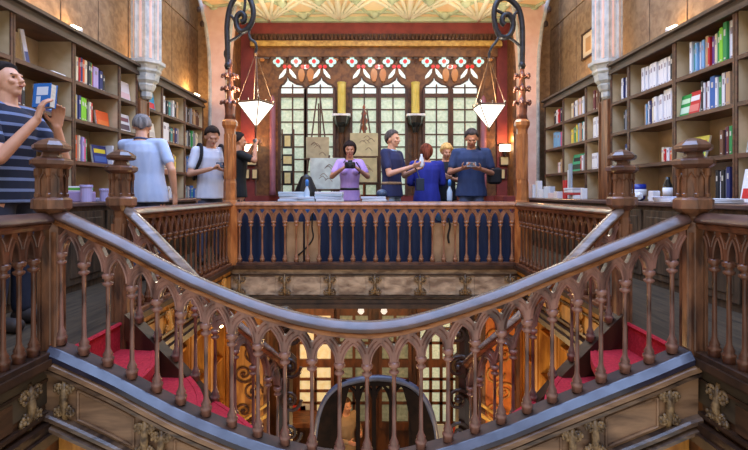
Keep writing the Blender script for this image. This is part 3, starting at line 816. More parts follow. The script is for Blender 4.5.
for x in (-1.55, -.8): s.bbox(x - .03, 8.2, -4, x + .03, 8.5, -3.08)
part('legs', s, CNTR, t)
for (px, py, c, lb, ww, hh) in ((296.5, 409, (214, 60, 50), 'small red notice before the warm yellow ground floor window', .17, .06), (305.5, 411, (226, 232, 236), 'small white notice before the warm yellow ground floor window', .1, .13)):
    p = W(px, py, 8.66); s = MB(); s.bbox(p.x - ww, 8.66, p.z - hh, p.x + ww, 8.68, p.z + hh, .003)
    one('notice', s, cmat(c), lb, 'notice')

for x in (-1.6, 0, 1.6): lamp('POINT', 'ceiling_fill', (x, 7.7, 3.72), 12, (1.0, .88, .66), radius=.15)  # unseen fill lights added to brighten the ceiling vault
# lamps of the lower floor
for (x, y, z, e) in ((-1.3, 4.6, -2.0, 30), (1.3, 4.6, -2.0, 34), (0, 6.8, -1.2, 26), (-1.9, 7.5, -1.6, 18), (1.9, 7.5, -1.6, 20), (-1.0, 3.6, -1.6, 10), (1.0, 3.6, -1.6, 10)):
    lamp('POINT', 'ground_floor_lamp', (x, y, z), e, (1.0, .62, .26), radius=.12)
for i, (px, py, d) in enumerate(((221, 325, 5.8), (479, 424, 5.6))):
    p = W(px, py, d); t = thing('pendant_lamp', ['small glowing bulb low on the left below the gallery', 'small glowing bulb low on the right beside the amber screen'][i], 'lamp', p)
    s = MB().ell(p, (.028, .028, .035), 10, 8); part('bulb', s, BULB, t)
    s = MB(); s.lathe([(.012, .03), (.012, .09), (.004, .1), (.004, -.3 - p.z)], (p.x, p.y, p.z), 6); part('cord', s, IRON, t)
for i, px in enumerate((361, 384, 387 + 23)):
    if i > 1: continue
    p = W(px, 314, 6.2); s = MB().lathe([(.03, 0), (.05, .04), (.02, .09), (.012, 1 - 1)] if False else [(.02, 0), (.045, .03), (.035, .07), (.012, .1), (.008, -.30 - p.z)], p, 10)
    one('ceiling_light', s, mat('frosted_glass', (232, 230, 220), None, .3, emit=.6), ['left', 'right'][i] + ' small white glass light under the far gallery', 'light')

# ---------------------------------------------------------------- lamp posts with scroll arm and pyramid lamps
def lamp_post(px, lab, arm, hookpx, side):
    d = YF; p = W(px, 203, d); x = p.x; z0 = .16
    t = thing('lamp_post', lab, 'lamp post', (x, d, z0))
    s = MB(); s.lathe([(.10, .0), (.10, .70), (.09, .72), (.075, .76), (.072, .95), (.066, .99), (.062, 1.55), (.066, 1.58), (.088, 1.62), (.088, 1.66), (.07, 1.69)], (x, d, z0), 8, PI / 8)
    for k in range(8):
        a = k * PI / 4; s.lathe([(.010, 1.0), (.010, 1.52)], (x + .062 * math.cos(a), d + .062 * math.sin(a), z0), 5)
    part('shaft', s, mat('lamp_post_lit_wood', (140, 76, 36), (200, 128, 70), .32, 12, (1, 1, .35), .4, coat=.3), t)  # orange of warm light is put into the shaft's wood colour
    s = MB(); zt = z0 + 1.69
    s.lathe([(.066, 0), (.058, .06), (.064, .16), (.072, .19), (.050, .21), (.040, .30), (.052, .35), (.040, .39), (.034, .46), (.046, .50), (.030, .54), (.026, .60), (.034, .63), (.018, .70)], (x, d, zt), 8)
    for (zz, n, r) in ((.20, 6, .088), (.36, 6, .082), (.51, 6, .075)):
        for k in range(n):
            a = 2 * PI * k / n + .3; c = Vector((x + r * math.cos(a), d + r * math.sin(a), zt + zz))
            s.ell(c, (.027, .027, .022), 8, 6); s.tube([(x + .02 * math.cos(a), d + .02 * math.sin(a), zt + zz - .03), c], .014, 5); s.ell(c + Vector((.012 * math.cos(a), .012 * math.sin(a), -.018)), (.018, .018, .014), 8, 6)
    part('spire', s, mat('spire_wood', (84, 46, 32), (140, 80, 52), .35, 16, (1, 1, 1), .4, coat=.3), t, True, label='crocketed carved spire')
    s = MB()
    A = [W(a, b, d) for a, b in arm[0]]; s.tube(cr(A, 6), .032, 10)
    for c_ in arm[1:]: s.tube(cr([W(a, b, d) for a, b in c_], 6), .017, 8)
    s.lathe([(.03, -.04), (.045, 0), (.03, .05)], A[0], 8)
    part('scroll_arm', s, IRON, t, True, label='black wrought iron crook')
armL = [[(228, 66), (227.5, 45), (227, 27), (229, 12), (233, 1), (240, -7), (247, -5), (251.5, 3), (253.5, 14), (251, 24), (246, 30), (240, 31), (236.5, 25), (237, 17), (241, 13), (244.5, 16), (244, 21), (241, 22)],
        [(252, 22), (249, 32), (250.5, 39), (255, 42.5), (256.5, 48), (255.5, 53)], [(228, 42), (236, 38), (243, 33)], [(229, 14), (233, 18), (236, 24)], [(245, -4), (245, 4), (244, 12)], [(227, 48), (225, 54), (228, 62)]]
armR = [[(522, 66), (522.5, 45), (522, 24), (519, 10), (513, 2), (506, -2), (499, 0), (495, 7), (494, 17), (496, 28), (500, 36), (507, 37), (512, 31), (513, 22), (509, 15), (503.5, 16), (502, 22), (505, 25)],
        [(496, 28), (500, 34), (496, 42), (492, 47), (489.5, 53), (489, 58)], [(500, 36), (511, 39), (521, 47)], [(496, 10), (502, 13), (508, 15)], [(520, 10), (515, 14), (514, 20)]]
lamp_post(230, 'left carved lamp post with iron crook behind the white-shirted backpacker', armL, 256, -1)
lamp_post(522, 'right carved lamp post with iron crook beside the right bookcases', armR, 489, 1)
BRNZ = mat('aged_bronze', (84, 60, 40), (130, 98, 64), .4, 20)
def pyramid_lamp(px, py0, rim, apx, rot, lab):
    d = YF; h = W(px, py0, d); r = W(px, rim, d); a = W(px, apx, d)
    t = thing('hanging_lamp', lab, 'lamp', h)
    R = .205; cs = [Vector((h.x + R * math.cos(rot + k * PI / 2), d + R * math.sin(rot + k * PI / 2), r.z)) for k in range(4)]
    s = MB(); ap = Vector((h.x, d, a.z)); s.add([*cs, ap], [(0, 1, 4), (1, 2, 4), (2, 3, 4), (3, 0, 4), (3, 2, 1, 0)]); part('shade', s, LGLASS, t)
    s = MB()
    for k in range(4):
        s.tube([cs[k], ap], .006, 6); s.tube([cs[k] + Vector((0, 0, .01)), cs[(k + 1) % 4] + Vector((0, 0, .01))], .012, 6); s.ell(cs[k] + Vector((0, 0, .035)), (.014, .014, .02), 8, 6)
        s.ell((cs[k] + cs[(k + 1) % 4]) / 2 + Vector((0, 0, .03)), (.01, .01, .018), 8, 6)
    s.ell(ap, (.018, .018, .025), 8, 6); part('metal_frame', s, BRNZ, t)
    s = MB()
    for k in range(4): s.tube([cs[k], h], .003, 5)
    s.lathe([(.006, 0), (.02, .02), (.006, .05)], h - Vector((0, 0, .03)), 8); part('chain', s, BRNZ, t)
    lamp('POINT', 'hanging_lamp_light', (h.x, d - .0, r.z + .12), 26, (1, .86, .66), radius=.1)
pyramid_lamp(256, 53, 104, 127, math.radians(-68), 'left glass pyramid lamp hanging by the crook left of the window')
pyramid_lamp(489, 58, 107, 129, math.radians(-42), 'right glass pyramid lamp hanging beside the right crook')

# ---------------------------------------------------------------- bookcases, counters, wall columns
UPS = [(3.05, 3.84), (3.84, 4.62), (4.62, 5.45), (5.45, 5.86), (6.14, 6.55), (6.55, 7.33), (7.33, 8.12)]
ROWS = [.92, 1.32, 1.74, 2.12]; XF = 2.98; XB = 3.32; TOPZ = 2.52
baynames = ['nearest', 'second', 'third', 'narrow fourth', 'narrow fifth', 'sixth', 'farthest']
for sx, side_ in ((-1, 'left'), (1, 'right')):
    for bi, (ya, yb) in enumerate([(2.2, 3.05)] + UPS):
        nm = ('bay closest to the viewer' if bi == 0 else baynames[bi - 1] + ' bay')
        if bi == 0 : lab = 'dark wooden bookcase bay at the very %s edge of the picture' % side_
        else: lab = 'dark wooden bookcase, %s, %s wall' % (nm, side_)
        t = thing('bookcase', lab, 'bookcase', (sx * 3.15, (ya + yb) / 2, .88))
        s = MB(); s.box(sx * (XB - .01), ya, .88, sx * XB, yb, TOPZ); part('back_panel', s, SHBACK, t)
        for yy in (ya, yb - .02):
            s = MB(); s.bbox(sx * XF, yy, .88, sx * (XB - .01), yy + .02, TOPZ, .003); u_ = part('upright', s, SHBACK, t)
            s = MB(); s.bbox(sx * (XF - .015), yy - .006, .88, sx * XF, yy + .026, TOPZ, .003); part('edge_strip', s, SHELF, u_)
        for z in ROWS + [TOPZ]:
            s = MB(); s.bbox(sx * XF, ya + .021, z - .03, sx * (XB - .011), yb - .021, z, .004); s.bbox(sx * (XF - .012), ya + .021, z - .036, sx * XF, yb - .021, z + .004, .003); part('shelf', s, SHELF, t)
    # cornice in two lengths
    for k, (ya, yb) in enumerate(((2.2, 5.88), (6.12, 8.12))):
        s = MB(); s.box(sx * 2.95, ya, TOPZ + .002, sx * 3.335, yb, TOPZ + .05); s.box(sx * 2.90, ya, TOPZ + .05, sx * 3.335, yb, TOPZ + .08); s.box(sx * 2.93, ya, TOPZ - .045, sx * 2.962, yb, TOPZ + .003)
        one('cornice', s, CORN, 'dark moulded cornice topping the %s bookcases %s the white pendant column' % (side_, 'before' if k == 0 else 'beyond'), 'cornice')
    # wooden pilaster under white column
    s = MB(); s.box(sx * 2.955, 5.87, .922, sx * 3.3, 6.13, 2.19)
    s.box(sx * 2.94, 5.88, .922, sx * 2.955, 5.90, 2.18); s.box(sx * 2.94, 6.10, .922, sx * 2.955, 6.12, 2.18)
    one('pilaster', s, CNTR, 'carved brown pilaster dividing the %s bookcases under the white pendant' % side_, 'pilaster')
    # white gothic pendant column
    t = thing('pendant_column', 'white fluted gothic half column ending in a corbel, %s wall' % side_, 'column', (sx * 3.0, 6.0, 2.3)); t['kind'] = 'thing'; del t['kind']
    cx = -2.915 if sx < 0 else 2.985
    s = MB(); s.lathe([(.16, 2.68), (.16, 6.0)], (cx, 5.98, 0), 8, PI / 8)
    for k in range(8):
        a = k * PI / 4 + PI / 8; s.lathe([(.020, 2.68), (.020, 6.0)], (cx + .160 * math.cos(a), 5.98 + .160 * math.sin(a), 0), 8)
    part('shaft', s, PLAST, t)
    s = MB()
    for k in range(8):
        a = k * PI / 4; s.lathe([(.022, 2.7), (.022, 6.0)], (cx + .137 * math.cos(a), 5.98 + .137 * math.sin(a), 0), 6)
    part('flute', s, PINK, t, label='pink stripe of the flutes')
    s = MB(); s.lathe([(.01, 2.195), (.05, 2.20), (.072, 2.23), (.07, 2.29), (.09, 2.31), (.115, 2.37), (.11, 2.39), (.145, 2.43), (.155, 2.51), (.18, 2.54), (.175, 2.57), (.195, 2.61), (.225, 2.63), (.225, 2.67), (.165, 2.69)], (cx, 5.98, 0), 8, PI / 8)
    for (zz, r) in ((2.61, .18), (2.50, .14), (2.37, .09)):
        for k in range(8): a = k * PI / 4 + PI / 8; s.ell((cx + r * math.cos(a), 5.98 + r * math.sin(a), zz), (.02, .02, .028), 6, 5)
    part('corbel', s, PLAST, t, label='carved tapering corbel')
    # counter
    t = thing('counter', 'long panelled wooden counter in front of the %s bookcases' % side_, 'counter', (sx * 2.8, 5.0, FL))
    s = MB(); s.bbox(sx * 2.52, 2.0, .88, sx * 2.955, 8.1, .92, .008); s.box(sx * 2.94, 2.0, .86, sx * 3.3, 8.1, .88); part('worktop', s, CNTT, t)
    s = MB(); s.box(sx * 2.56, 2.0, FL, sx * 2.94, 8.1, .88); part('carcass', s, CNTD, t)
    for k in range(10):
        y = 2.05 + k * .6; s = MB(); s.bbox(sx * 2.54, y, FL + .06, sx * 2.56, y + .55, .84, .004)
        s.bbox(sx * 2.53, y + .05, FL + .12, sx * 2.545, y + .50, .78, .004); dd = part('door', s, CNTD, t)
        s = MB(); s.ell((sx * 2.52, y + .46, .5), (.012, .012, .012), 8, 6); part('knob', s, GOLD, dd)

# framed pictures and spots above the bookcases
def frame_side(sx, y, z, wy, hz, lab, c):
    t = thing('framed_picture', lab, 'picture', (sx * 3.28, y, z - hz / 2)); X = sx * 3.315
    s = MB()
    for (a0, b0, a1, b1) in ((-wy / 2, -hz / 2, wy / 2, -hz / 2 + .03), (-wy / 2, hz / 2 - .03, wy / 2, hz / 2), (-wy / 2, -hz / 2, -wy / 2 + .03, hz / 2), (wy / 2 - .03, -hz / 2, wy / 2, hz / 2)):
        s.bbox(X, y + a0, z + b0, X - sx * .03, y + a1, z + b1, .004)
    part('frame', s, DARK, t)
    s = MB(); s.box(X, y - wy / 2 + .02, z - hz / 2 + .02, X - sx * .012, y + wy / 2 - .02, z + hz / 2 - .02); part('mat_board', s, cmat(c), t)
    s = MB(); s.box(X - sx * .012, y - wy / 5, z - hz / 4, X - sx * .016, y + wy / 5, z + hz / 4); part('print', s, cmat((190, 150, 100)), t)
frame_side(1, 7.2, 3.3, .42, .42, 'small dark framed print above the right bookcases beyond the white column', (226, 206, 170))
frame_side(1, 4.45, 2.98 + .22, .34, .3, 'framed print cut by the top edge above the right bookcases', (230, 214, 200))
frame_side(-1, 7.1, 3.75, .3, .75, 'tall pale framed picture seen edge-on beside the left white column', (236, 216, 160))
frame_side(-1, 4.5, 3.2, .34, .3, 'framed print cut by the top edge above the left bookcases', (70, 60, 50))
def spot(px, py, d, lab, e, sx, aim=(.8, .3)):
    p = W(px, py, d); X = sx * 3.05; p.x = X; p.z = TOPZ + .12
    t = thing('spotlight', lab, 'spotlight', (X, d, TOPZ + .08))
    s = MB(); s.T = Matrix.Translation(p) @ Matrix.Rotation(math.radians(30), 4, 'X') @ Matrix.Rotation(sx * math.radians(-25), 4, 'Y'); s.bbox(-.055, -.055, -.045, .055, .055, .045); part('housing', s, WHITE, t)
    s = MB(); s.T = Matrix.Translation(p) @ Matrix.Rotation(math.radians(30), 4, 'X') @ Matrix.Rotation(sx * math.radians(-25), 4, 'Y'); s.box(-.045, -.045, .046, .045, .045, .05); s.box(-.046, -.06, -.035, .046, -.056, .035); part('diffuser', s, mat('spot_glow', (255, 236, 200), None, .3, emit=5), t)
    s = MB(); s.lathe([(.03, 0), (.01, .01), (.01, .06)], (X, d, TOPZ + .081), 8); part('stem', s, BLACK, t)
    lamp('POINT', 'spotlight_glow', (sx * 3.2, d + .25, TOPZ + .3), e, (1, .60, .24), radius=.06)
spot(78, 27, 4.75, 'small white spotlight on top of the left bookcases', 2, -1)
spot(206, 91, 8.0, 'glowing spotlight on the far end of the left bookcases', 7, -1)
spot(674, 30, 4.75, 'small white spotlight on top of the right bookcases', 2, 1)
for (x, y, e) in ((-3.1, 4.05, 30), (3.1, 3.95, 30), (-3.1, 6.7, 18), (3.1, 6.75, 18)):
    lamp('POINT', 'bookcase_uplight', (x, y, 2.72), e, (1, .52, .16), radius=.05)

# ---------------------------------------------------------------- books
ORD = ['first', 'second', 'third', '4th', '5th', '6th', '7th', '8th', '9th', '10th', '11th', '12th', '13th', '14th', '15th', '16th', '17th', '18th', '19th', '20th']
PAL = {'white': (226, 226, 230), 'cream': (222, 208, 176), 'black': (28, 28, 34), 'navy': (34, 42, 100), 'blue': (44, 96, 170), 'light blue': (120, 170, 212), 'teal': (40, 140, 140),
       'green': (40, 140, 70), 'lime green': (130, 200, 40), 'yellow': (232, 206, 70), 'orange': (226, 96, 34), 'red': (196, 34, 36), 'pink': (214, 80, 120), 'purple': (104, 60, 130),
       'brown': (110, 72, 50), 'grey': (136, 138, 146), 'tan': (186, 150, 110), 'maroon': (104, 36, 44), 'pale pink': (226, 190, 190), 'lilac': (180, 160, 206)}
BK = {}
def book_mesh(c, th, h, dp):
    key = (c, round(th, 3), round(h, 2), round(dp, 2))
    if key in BK: return BK[key]
    s = MB(); s.m = 0
    e = .003
    s.bbox(-dp / 2, -th / 2, 0, dp / 2, -th / 2 + e, h, .001); s.bbox(-dp / 2, th / 2 - e, 0, dp / 2, th / 2, h, .001)
    s.bbox(dp / 2 - e, -th / 2 + .001, 0, dp / 2 + .002, th / 2 - .001, h, .002)
    s.m = 1; s.box(-dp / 2 + .006, -th / 2 + e, .004, dp / 2 - e, th / 2 - e, h - .004)
    s.m = 2
    for (a, b) in ((.08, .12), (.66, .82)): s.box(dp / 2 + .002, -th * .2, h * a, dp / 2 + .0035, th * .2, h * b)
    tc = cmat((206, 200, 186)) if sum(PAL[c]) < 380 else cmat((150, 140, 150))
    BK[key] = mesh(s, 'book', [cmat(PAL[c]), PAPER, tc]); return BK[key]
rown = ['counter', 'lower shelf', 'middle shelf', 'top shelf']
def book_row(sx, bi, row, y0, items, lean=None):
    """items: (colour, thickness, height); books stand from y0 away from the viewer, spine to the room"""
    side_ = 'left' if sx < 0 else 'right'; y = y0
    ya, yb = UPS[bi]
    grp = 'books on the %s of the %s %s bay' % (rown[row], side_, baynames[bi])
    for k, it in enumerate(items):
        if it is None: y += .04; continue
        c, th, h = it[:3]; h = round(min(h * 1.12, .345), 3); th = th * (1.12 if bi > 3 else 1.0); dp = .19 if h > .2 else .15
        if y + th > yb - .03: break
        me = book_mesh(c, th, h, dp); o = link('book', me)
        x = XF + .03 + dp / 2 + random.choice((0, .01, .02))
        o.location = (sx * x, y + th / 2, ROWS[row] + .001); o.rotation_euler = (0, 0, PI if sx > 0 else 0)
        y += th + .003
        adj = 'thick' if th > .045 else ('slim' if th < .022 else 'upright')
        o['label'] = '%s %s book, %s in row, %s %s bay, %s' % (adj, c, ORD[min(k, 19)], side_, baynames[bi], rown[row]); o['category'] = 'book'; o['group'] = grp
def face_book(sx, y, row, w_, h, c, c2, lab, tilt=12, c3=None, x=None, yaw=0, z=None):
    """book shown cover outwards; leaning back"""
    side_ = sx; zz = ROWS[row] if z is None else z
    t = thing('book', lab, 'book', (sx * (x if x else 3.08), y, zz + .002))
    t.rotation_euler = (0, sx * math.radians(tilt), yaw)
    s = MB(); s.m = 0; s.bbox(-.012, -w_ / 2, 0, .012, w_ / 2, h, .003); o = link('cover', mesh(s, 'cover', cmat(c)), t)
    s = MB(); s.box(-.009, -w_ / 2 - .001, .005, .009, w_ / 2 + .001, h - .003) ; link('pages', mesh(s, 'pages', PAPER), t)
    s = MB(); X = -sx * .0125
    s.box(X, -w_ * .42, h * .12, X - sx * .001, w_ * .42, h * .42); o = link('cover_picture', mesh(s, 'cover_picture', cmat(c2)), t)
    if c3:
        s = MB(); s.box(X, -w_ * .40, h * .58, X - sx * .001, w_ * .40, h * .80); link('cover_title', mesh(s, 'cover_title', cmat(c3)), t)
    return t
def rnd(n, cols, h0=.22, h1=.28, t0=.018, t1=.045):
    return [(random.choice(cols), random.uniform(t0, t1), round(random.uniform(h0, h1), 2)) for _ in range(n)]
# right wall
book_row(1, 0, 3, 3.62, [('yellow', .05, .27), ('yellow', .05, .26)])
book_row(1, 0, 2, 3.3, rnd(8, ['white', 'brown', 'navy', 'tan']))
book_row(1, 1, 3, 3.93, [('white', .05, .33), ('green', .045, .34), ('lime green', .04, .28), ('green', .045, .27), ('cream', .03, .26), ('purple', .03, .25), ('red', .025, .25), ('tan', .04, .27), ('light blue', .03, .25), ('blue', .03, .25), ('white', .02, .25), ('light blue', .03, .25), ('teal', .04, .25), ('white', .03, .28)])
book_row(1, 1, 2, 3.9, [('blue', .045, .29), ('tan', .05, .26), ('navy', .02, .27), ('white', .045, .27), ('green', .03, .25), ('white', .03, .25), ('blue', .06, .27), ('white', .03, .24), ('maroon', .025, .24), ('white', .02, .24), ('black', .03, .26)])
face_book(1, 4.40, 2, .15, .22, (196, 34, 36), (220, 120, 110), 'red book facing out beside the green book, right second bay, middle shelf', 8, (236, 226, 226), 3.02)
face_book(1, 4.53, 2, .15, .21, (36, 150, 64), (200, 226, 200), 'green book facing out against the upright, right second bay, middle shelf', 8, (200, 230, 190), 3.02)
face_book(1, 4.42, 1, .22, .22, (220, 214, 90), (60, 160, 60), 'yellow and green patterned book facing out, right second bay, lower shelf', 14, (220, 120, 60), 3.06)
book_row(1, 1, 1, 3.88, [('black', .04, .24), ('green', .035, .22), ('maroon', .03, .22), ('navy', .03, .22), ('brown', .04, .2)])
book_row(1, 1, 0, 3.95, [('navy', .04, .27), ('grey', .03, .26), ('black', .04, .25), ('white', .02, .24), ('black', .04, .25)])
book_row(1, 2, 3, 4.72, [('black', .04, .26)] + [('white', .052, .25)] * 9)
book_row(1, 2, 2, 4.68, [('white', .045, .29)] * 4 + [('white', .05, .26)] * 3 + [('pink', .02, .25), ('cream', .035, .26), ('navy', .03, .24), ('white', .02, .24), ('black', .02, .23), ('light blue', .02, .22), ('tan', .03, .22)])
book_row(1, 2, 1, 4.70, [('tan', .04, .12), ('orange', .035, .10), ('white', .04, .13), ('red', .03, .12), ('cream', .03, .14)])
book_row(1, 3, 3, 5.49, [('white', .04, .27), ('pale pink', .03, .25), ('maroon', .02, .24), ('white', .03, .24), ('navy', .02, .24), ('white', .04, .24)])
book_row(1, 3, 2, 5.49, [('white', .02, .25), ('black', .03, .25), ('white', .02, .24), ('black', .03, .24), ('grey', .03, .23), ('black', .03, .22)])
book_row(1, 3, 1, 5.49, [('navy', .05, .24), ('blue', .04, .22), ('navy', .05, .24)])
book_row(1, 4, 3, 6.18, [('maroon', .05, .27), ('pink', .05, .24), ('brown', .05, .25), ('maroon', .05, .25)])
book_row(1, 4, 2, 6.18, [('white', .06, .26)] * 4)
book_row(1, 4, 1, 6.18, [('white', .05, .20)] * 5)
book_row(1, 5, 3, 6.59, [('lime green', .04, .30), ('blue', .06, .29), ('white', .04, .24), ('tan', .05, .24), ('pale pink', .05, .24), ('tan', .04, .24), ('white', .06, .23), ('navy', .03, .22), ('tan', .05, .22), ('cream', .05, .22)])
book_row(1, 5, 2, 6.59, [('black', .03, .27), ('yellow', .05, .27), ('white', .03, .25), ('teal', .05, .26), ('red', .03, .25), ('tan', .05, .25), ('light blue', .05, .26), ('yellow', .04, .24), ('green', .05, .22), ('tan', .04, .22), ('yellow', .05, .2)])
book_row(1, 5, 1, 6.62, [('white', .03, .24), ('grey', .05, .2), ('white', .05, .2), ('red', .03, .2)])
face_book(1, 7.05, 1, .36, .27, (70, 176, 130), (40, 60, 50), 'teal green book with dark head facing out, right sixth bay, lower shelf', 10, (30, 30, 40), 3.06)
book_row(1, 6, 3, 7.4, [('navy', .06, .24), ('black', .05, .22), ('blue', .05, .22), ('red', .05, .22), ('white', .06, .22), ('black', .08, .22), ('brown', .05, .22)])
book_row(1, 6, 2, 7.38, [('white', .06, .24), ('grey', .05, .22), ('pink', .04, .22), ('light blue', .12, .22), ('light blue', .12, .24)])
book_row(1, 6, 1, 7.4, [('red', .04, .22), ('white', .05, .2), ('tan', .05, .2), ('white', .06, .16), ('pale pink', .05, .16)])
face_book(1, 3.72, 1, .2, .24, (232, 232, 226), (90, 150, 70), 'white book with green and pink cover at the right picture edge, lower shelf', 10, (220, 120, 120), 3.05)
face_book(1, 3.60, 0, .24, .27, (230, 230, 232), (206, 30, 30), 'white book with round red picture at right picture edge, on counter', 10, None, 2.92)
# left wall
book_row(-1, 0, 3, 3.3, [('white', .03, .25), ('teal', .03, .24)])
face_book(-1, 4.18, 3, .05, .33, (206, 206, 226), (70, 80, 130), 'pale book leaning steeply, left second bay, top shelf', 2, None, 3.1, 0).rotation_euler = (math.radians(12), math.radians(-2), 0)
s = MB(); s.bbox(-3.2, 4.36, 2.125, -3.0, 4.55, 2.145, .003); one('book', s, WHITE, 'thin white book lying flat at the edge, left second bay, top shelf', 'book')
face_book(-1, 4.36, 2, .26, .26, (28, 34, 84), (104, 160, 214), 'navy, orange and light blue book facing out above the reader\'s hands', 16, (220, 84, 40), 3.02)
book_row(-1, 1, 2, 3.92, [('black', .04, .26), ('maroon', .05, .24), ('black', .04, .2)])
face_book(-1, 4.42, 1, .2, .27, (226, 226, 230), (206, 40, 46), 'white and red book facing out, left second bay, lower shelf', 12, (30, 30, 36), 3.04)
book_row(-1, 1, 1, 3.95, [('tan', .04, .24), ('black', .04, .24), ('red', .04, .2)])
book_row(-1, 2, 3, 4.66, [('pink', .03, .24), ('black', .02, .25), ('green', .03, .25), ('cream', .035, .24), ('red', .02, .24), ('navy', .03, .25), ('orange', .03, .24), ('cream', .04, .24), ('black', .045, .24), ('green', .03, .24), ('orange', .025, .24), ('lilac', .09, .22), ('navy', .06, .2), ('black', .04, .17)])
book_row(-1, 2, 2, 4.66, [('red', .03, .2), ('yellow', .03, .22), ('grey', .03, .23), ('navy', .04, .23), ('lime green', .05, .22), ('lime green', .05, .22), ('black', .03, .2), ('cream', .03, .2), ('red', .02, .2)])
face_book(-1, 5.27, 2, .24, .18, (228, 92, 30), (236, 120, 50), 'plain bright orange book facing out, left third bay, middle shelf', 8, None, 3.06)
book_row(-1, 2, 1, 4.66, [('red', .05, .24), ('orange', .05, .24), ('cream', .02, .24), ('navy', .03, .24), ('lilac', .03, .23), ('pink', .04, .22), ('green', .03, .22)])
face_book(-1, 5.22, 1, .27, .21, (30, 36, 110), (60, 90, 160), 'navy book with yellow title facing out, left third bay, lower shelf', 8, (226, 206, 40), 3.06)
book_row(-1, 2, 1, 5.37, [('white', .03, .2)])
face_book(-1, 5.68, 3, .28, .24, (226, 216, 216), (226, 190, 190), 'pale pink book facing out, narrow left bay, top shelf', 8, None, 3.04)
face_book(-1, 5.68, 2, .28, .22, (206, 206, 210), (90, 70, 80), 'grey book with dark picture facing out, narrow left bay, middle shelf', 8, (120, 70, 80), 3.04)
book_row(-1, 3, 1, 5.5, [('white', .04, .2), ('tan', .05, .22), ('white', .05, .2)])
face_book(-1, 6.34, 3, .28, .26, (60, 160, 206), (214, 60, 70), 'sky blue and red book facing out just beyond the left white column', 8, None, 3.04)
face_book(-1, 6.34, 2, .28, .22, (226, 220, 206), (200, 190, 180), 'cream book facing out just beyond left column, middle shelf', 8, None, 3.04)
book_row(-1, 5, 3, 6.62, [('cream', .04, .26), ('white', .05, .24), ('grey', .06, .2), ('black', .06, .2), ('teal', .06, .2), ('grey', .06, .2), ('white', .05, .24), ('black', .05, .24), ('tan', .05, .24)])
book_row(-1, 5, 2, 6.62, [('yellow', .03, .28), ('white', .14, .25), ('white', .05, .25), ('black', .05, .22), ('teal', .06, .2), ('brown', .06, .22), ('navy', .06, .22), ('grey', .05, .22)])
book_row(-1, 5, 1, 6.62, rnd(9, ['white', 'cream', 'tan', 'green', 'yellow', 'navy'], .2, .25, .03, .06))
book_row(-1, 6, 3, 7.37, rnd(14, ['white', 'cream', 'black', 'tan', 'grey', 'brown'], .2, .27, .03, .055))
book_row(-1, 6, 2, 7.37, rnd(14, ['white', 'cream', 'black', 'green', 'grey', 'light blue'], .2, .27, .03, .055))
book_row(-1, 6, 1, 7.37, rnd(12, ['white', 'teal', 'blue', 'tan', 'grey', 'brown'], .2, .27, .03, .055))
book_row(-1, 4, 1, 6.18, rnd(5, ['white', 'tan', 'navy'], .2, .25, .03, .055))
book_row(-1, 6, 0, 7.37, rnd(10, ['blue', 'teal', 'white', 'grey', 'black'], .12, .2, .03, .055))
book_row(-1, 5, 0, 6.62, rnd(8, ['white', 'blue', 'white', 'tan'], .1, .16, .03, .055))

# goods on the counters
def cbox(name, x, y, z, sx_, sy, sz, c, lab, cat, rot=0, c2=None):
    t = MB(); t.T = Matrix.Translation((x, y, z)) @ Matrix.Rotation(rot, 4, 'Z'); t.bbox(-sx_ / 2, -sy / 2, 0, sx_ / 2, sy / 2, sz, .004)
    if c2: t.m = 1; t.box(-sx_ / 2 - .001, -sy / 2 - .001, sz * .3, sx_ / 2 + .001, sy / 2 + .001, sz * .7)
    return one(name, t, [cmat(c)] + ([cmat(c2)] if c2 else []), lab, cat, loc=(x, y, z))
Z = .921
cbox('box', -2.72, 4.32, Z, .2, .16, .09, (180, 160, 206), 'lilac box lying on the left counter behind the front newel', 'box')
cbox('box', -2.72, 4.32, Z + .091, .16, .14, .05, (236, 236, 236), 'white box with green band on top of the lilac box', 'box', c2=(90, 190, 70))
for k, (yy, h, lb) in enumerate(((4.22, .13, 'taller lilac tub nearest the newel on the left counter'), (4.52, .10, 'shorter lilac tub farther along the left counter'))):
    s = MB().lathe([(.045, 0), (.048, h), (.054, h + .002), (.054, h + .02), (.05, h + .022)], (-2.60, yy, Z), 14); one('tub', s, mat('lilac_tub', (190, 180, 222), None, .5), lb, 'tub', smooth=False)
cbox('book', -2.72, 4.62, Z, .16, .2, .03, (196, 190, 220), 'flat lilac book lying on the left counter', 'book')
cbox('book', -2.9, 4.12, Z, .03, .14, .22, (226, 110, 40), 'orange book standing at the back of the left counter', 'book')
# right counter
cbox('book', 2.75, 5.10, Z, .02, .14, .19, (120, 196, 220), 'light blue book standing on the right counter behind the rear newel', 'book', .3)
s = MB().lathe([(.05, 0), (.075, .02), (.085, .12), (.08, .17), (.07, .17), (.06, .12)], (2.74, 4.86, Z), 14); s.m = 1; s.lathe([(.083, .05), (.089, .07), (.089, .10), (.084, .12)], (2.74, 4.86, Z), 14)
one('bowl', s, [mat('blue_ceramic', (30, 50, 140), None, .3), WHITE], 'blue and white cup-shaped bowl on the right counter', 'bowl', smooth=True)
for k, (yy, xx, r, lb) in enumerate(((4.9, 2.62, .06, 'crumpled white paper bag before the blue bowl'), (4.72, 2.64, .07, 'crumpled white paper bag between bowl and small box'), (4.62, 2.76, .05, 'crumpled white paper bag farthest right near the small box'))):
    s = MB(); s.ell((xx, yy, Z + r * .62), (r, r * 1.15, r * .62), 9, 6)
    for q, v in enumerate(s.v): v.x += random.uniform(-1, 1) * r * .16; v.y += random.uniform(-1, 1) * r * .16; v.z = max(Z, v.z + random.uniform(-1, 1) * r * .12)
    one('paper_bag', s, WHITE, lb, 'bag', loc=(xx, yy, Z))
cbox('box', 2.70, 4.5, Z, .07, .08, .10, (226, 226, 230), 'small white box standing on the right counter', 'box')
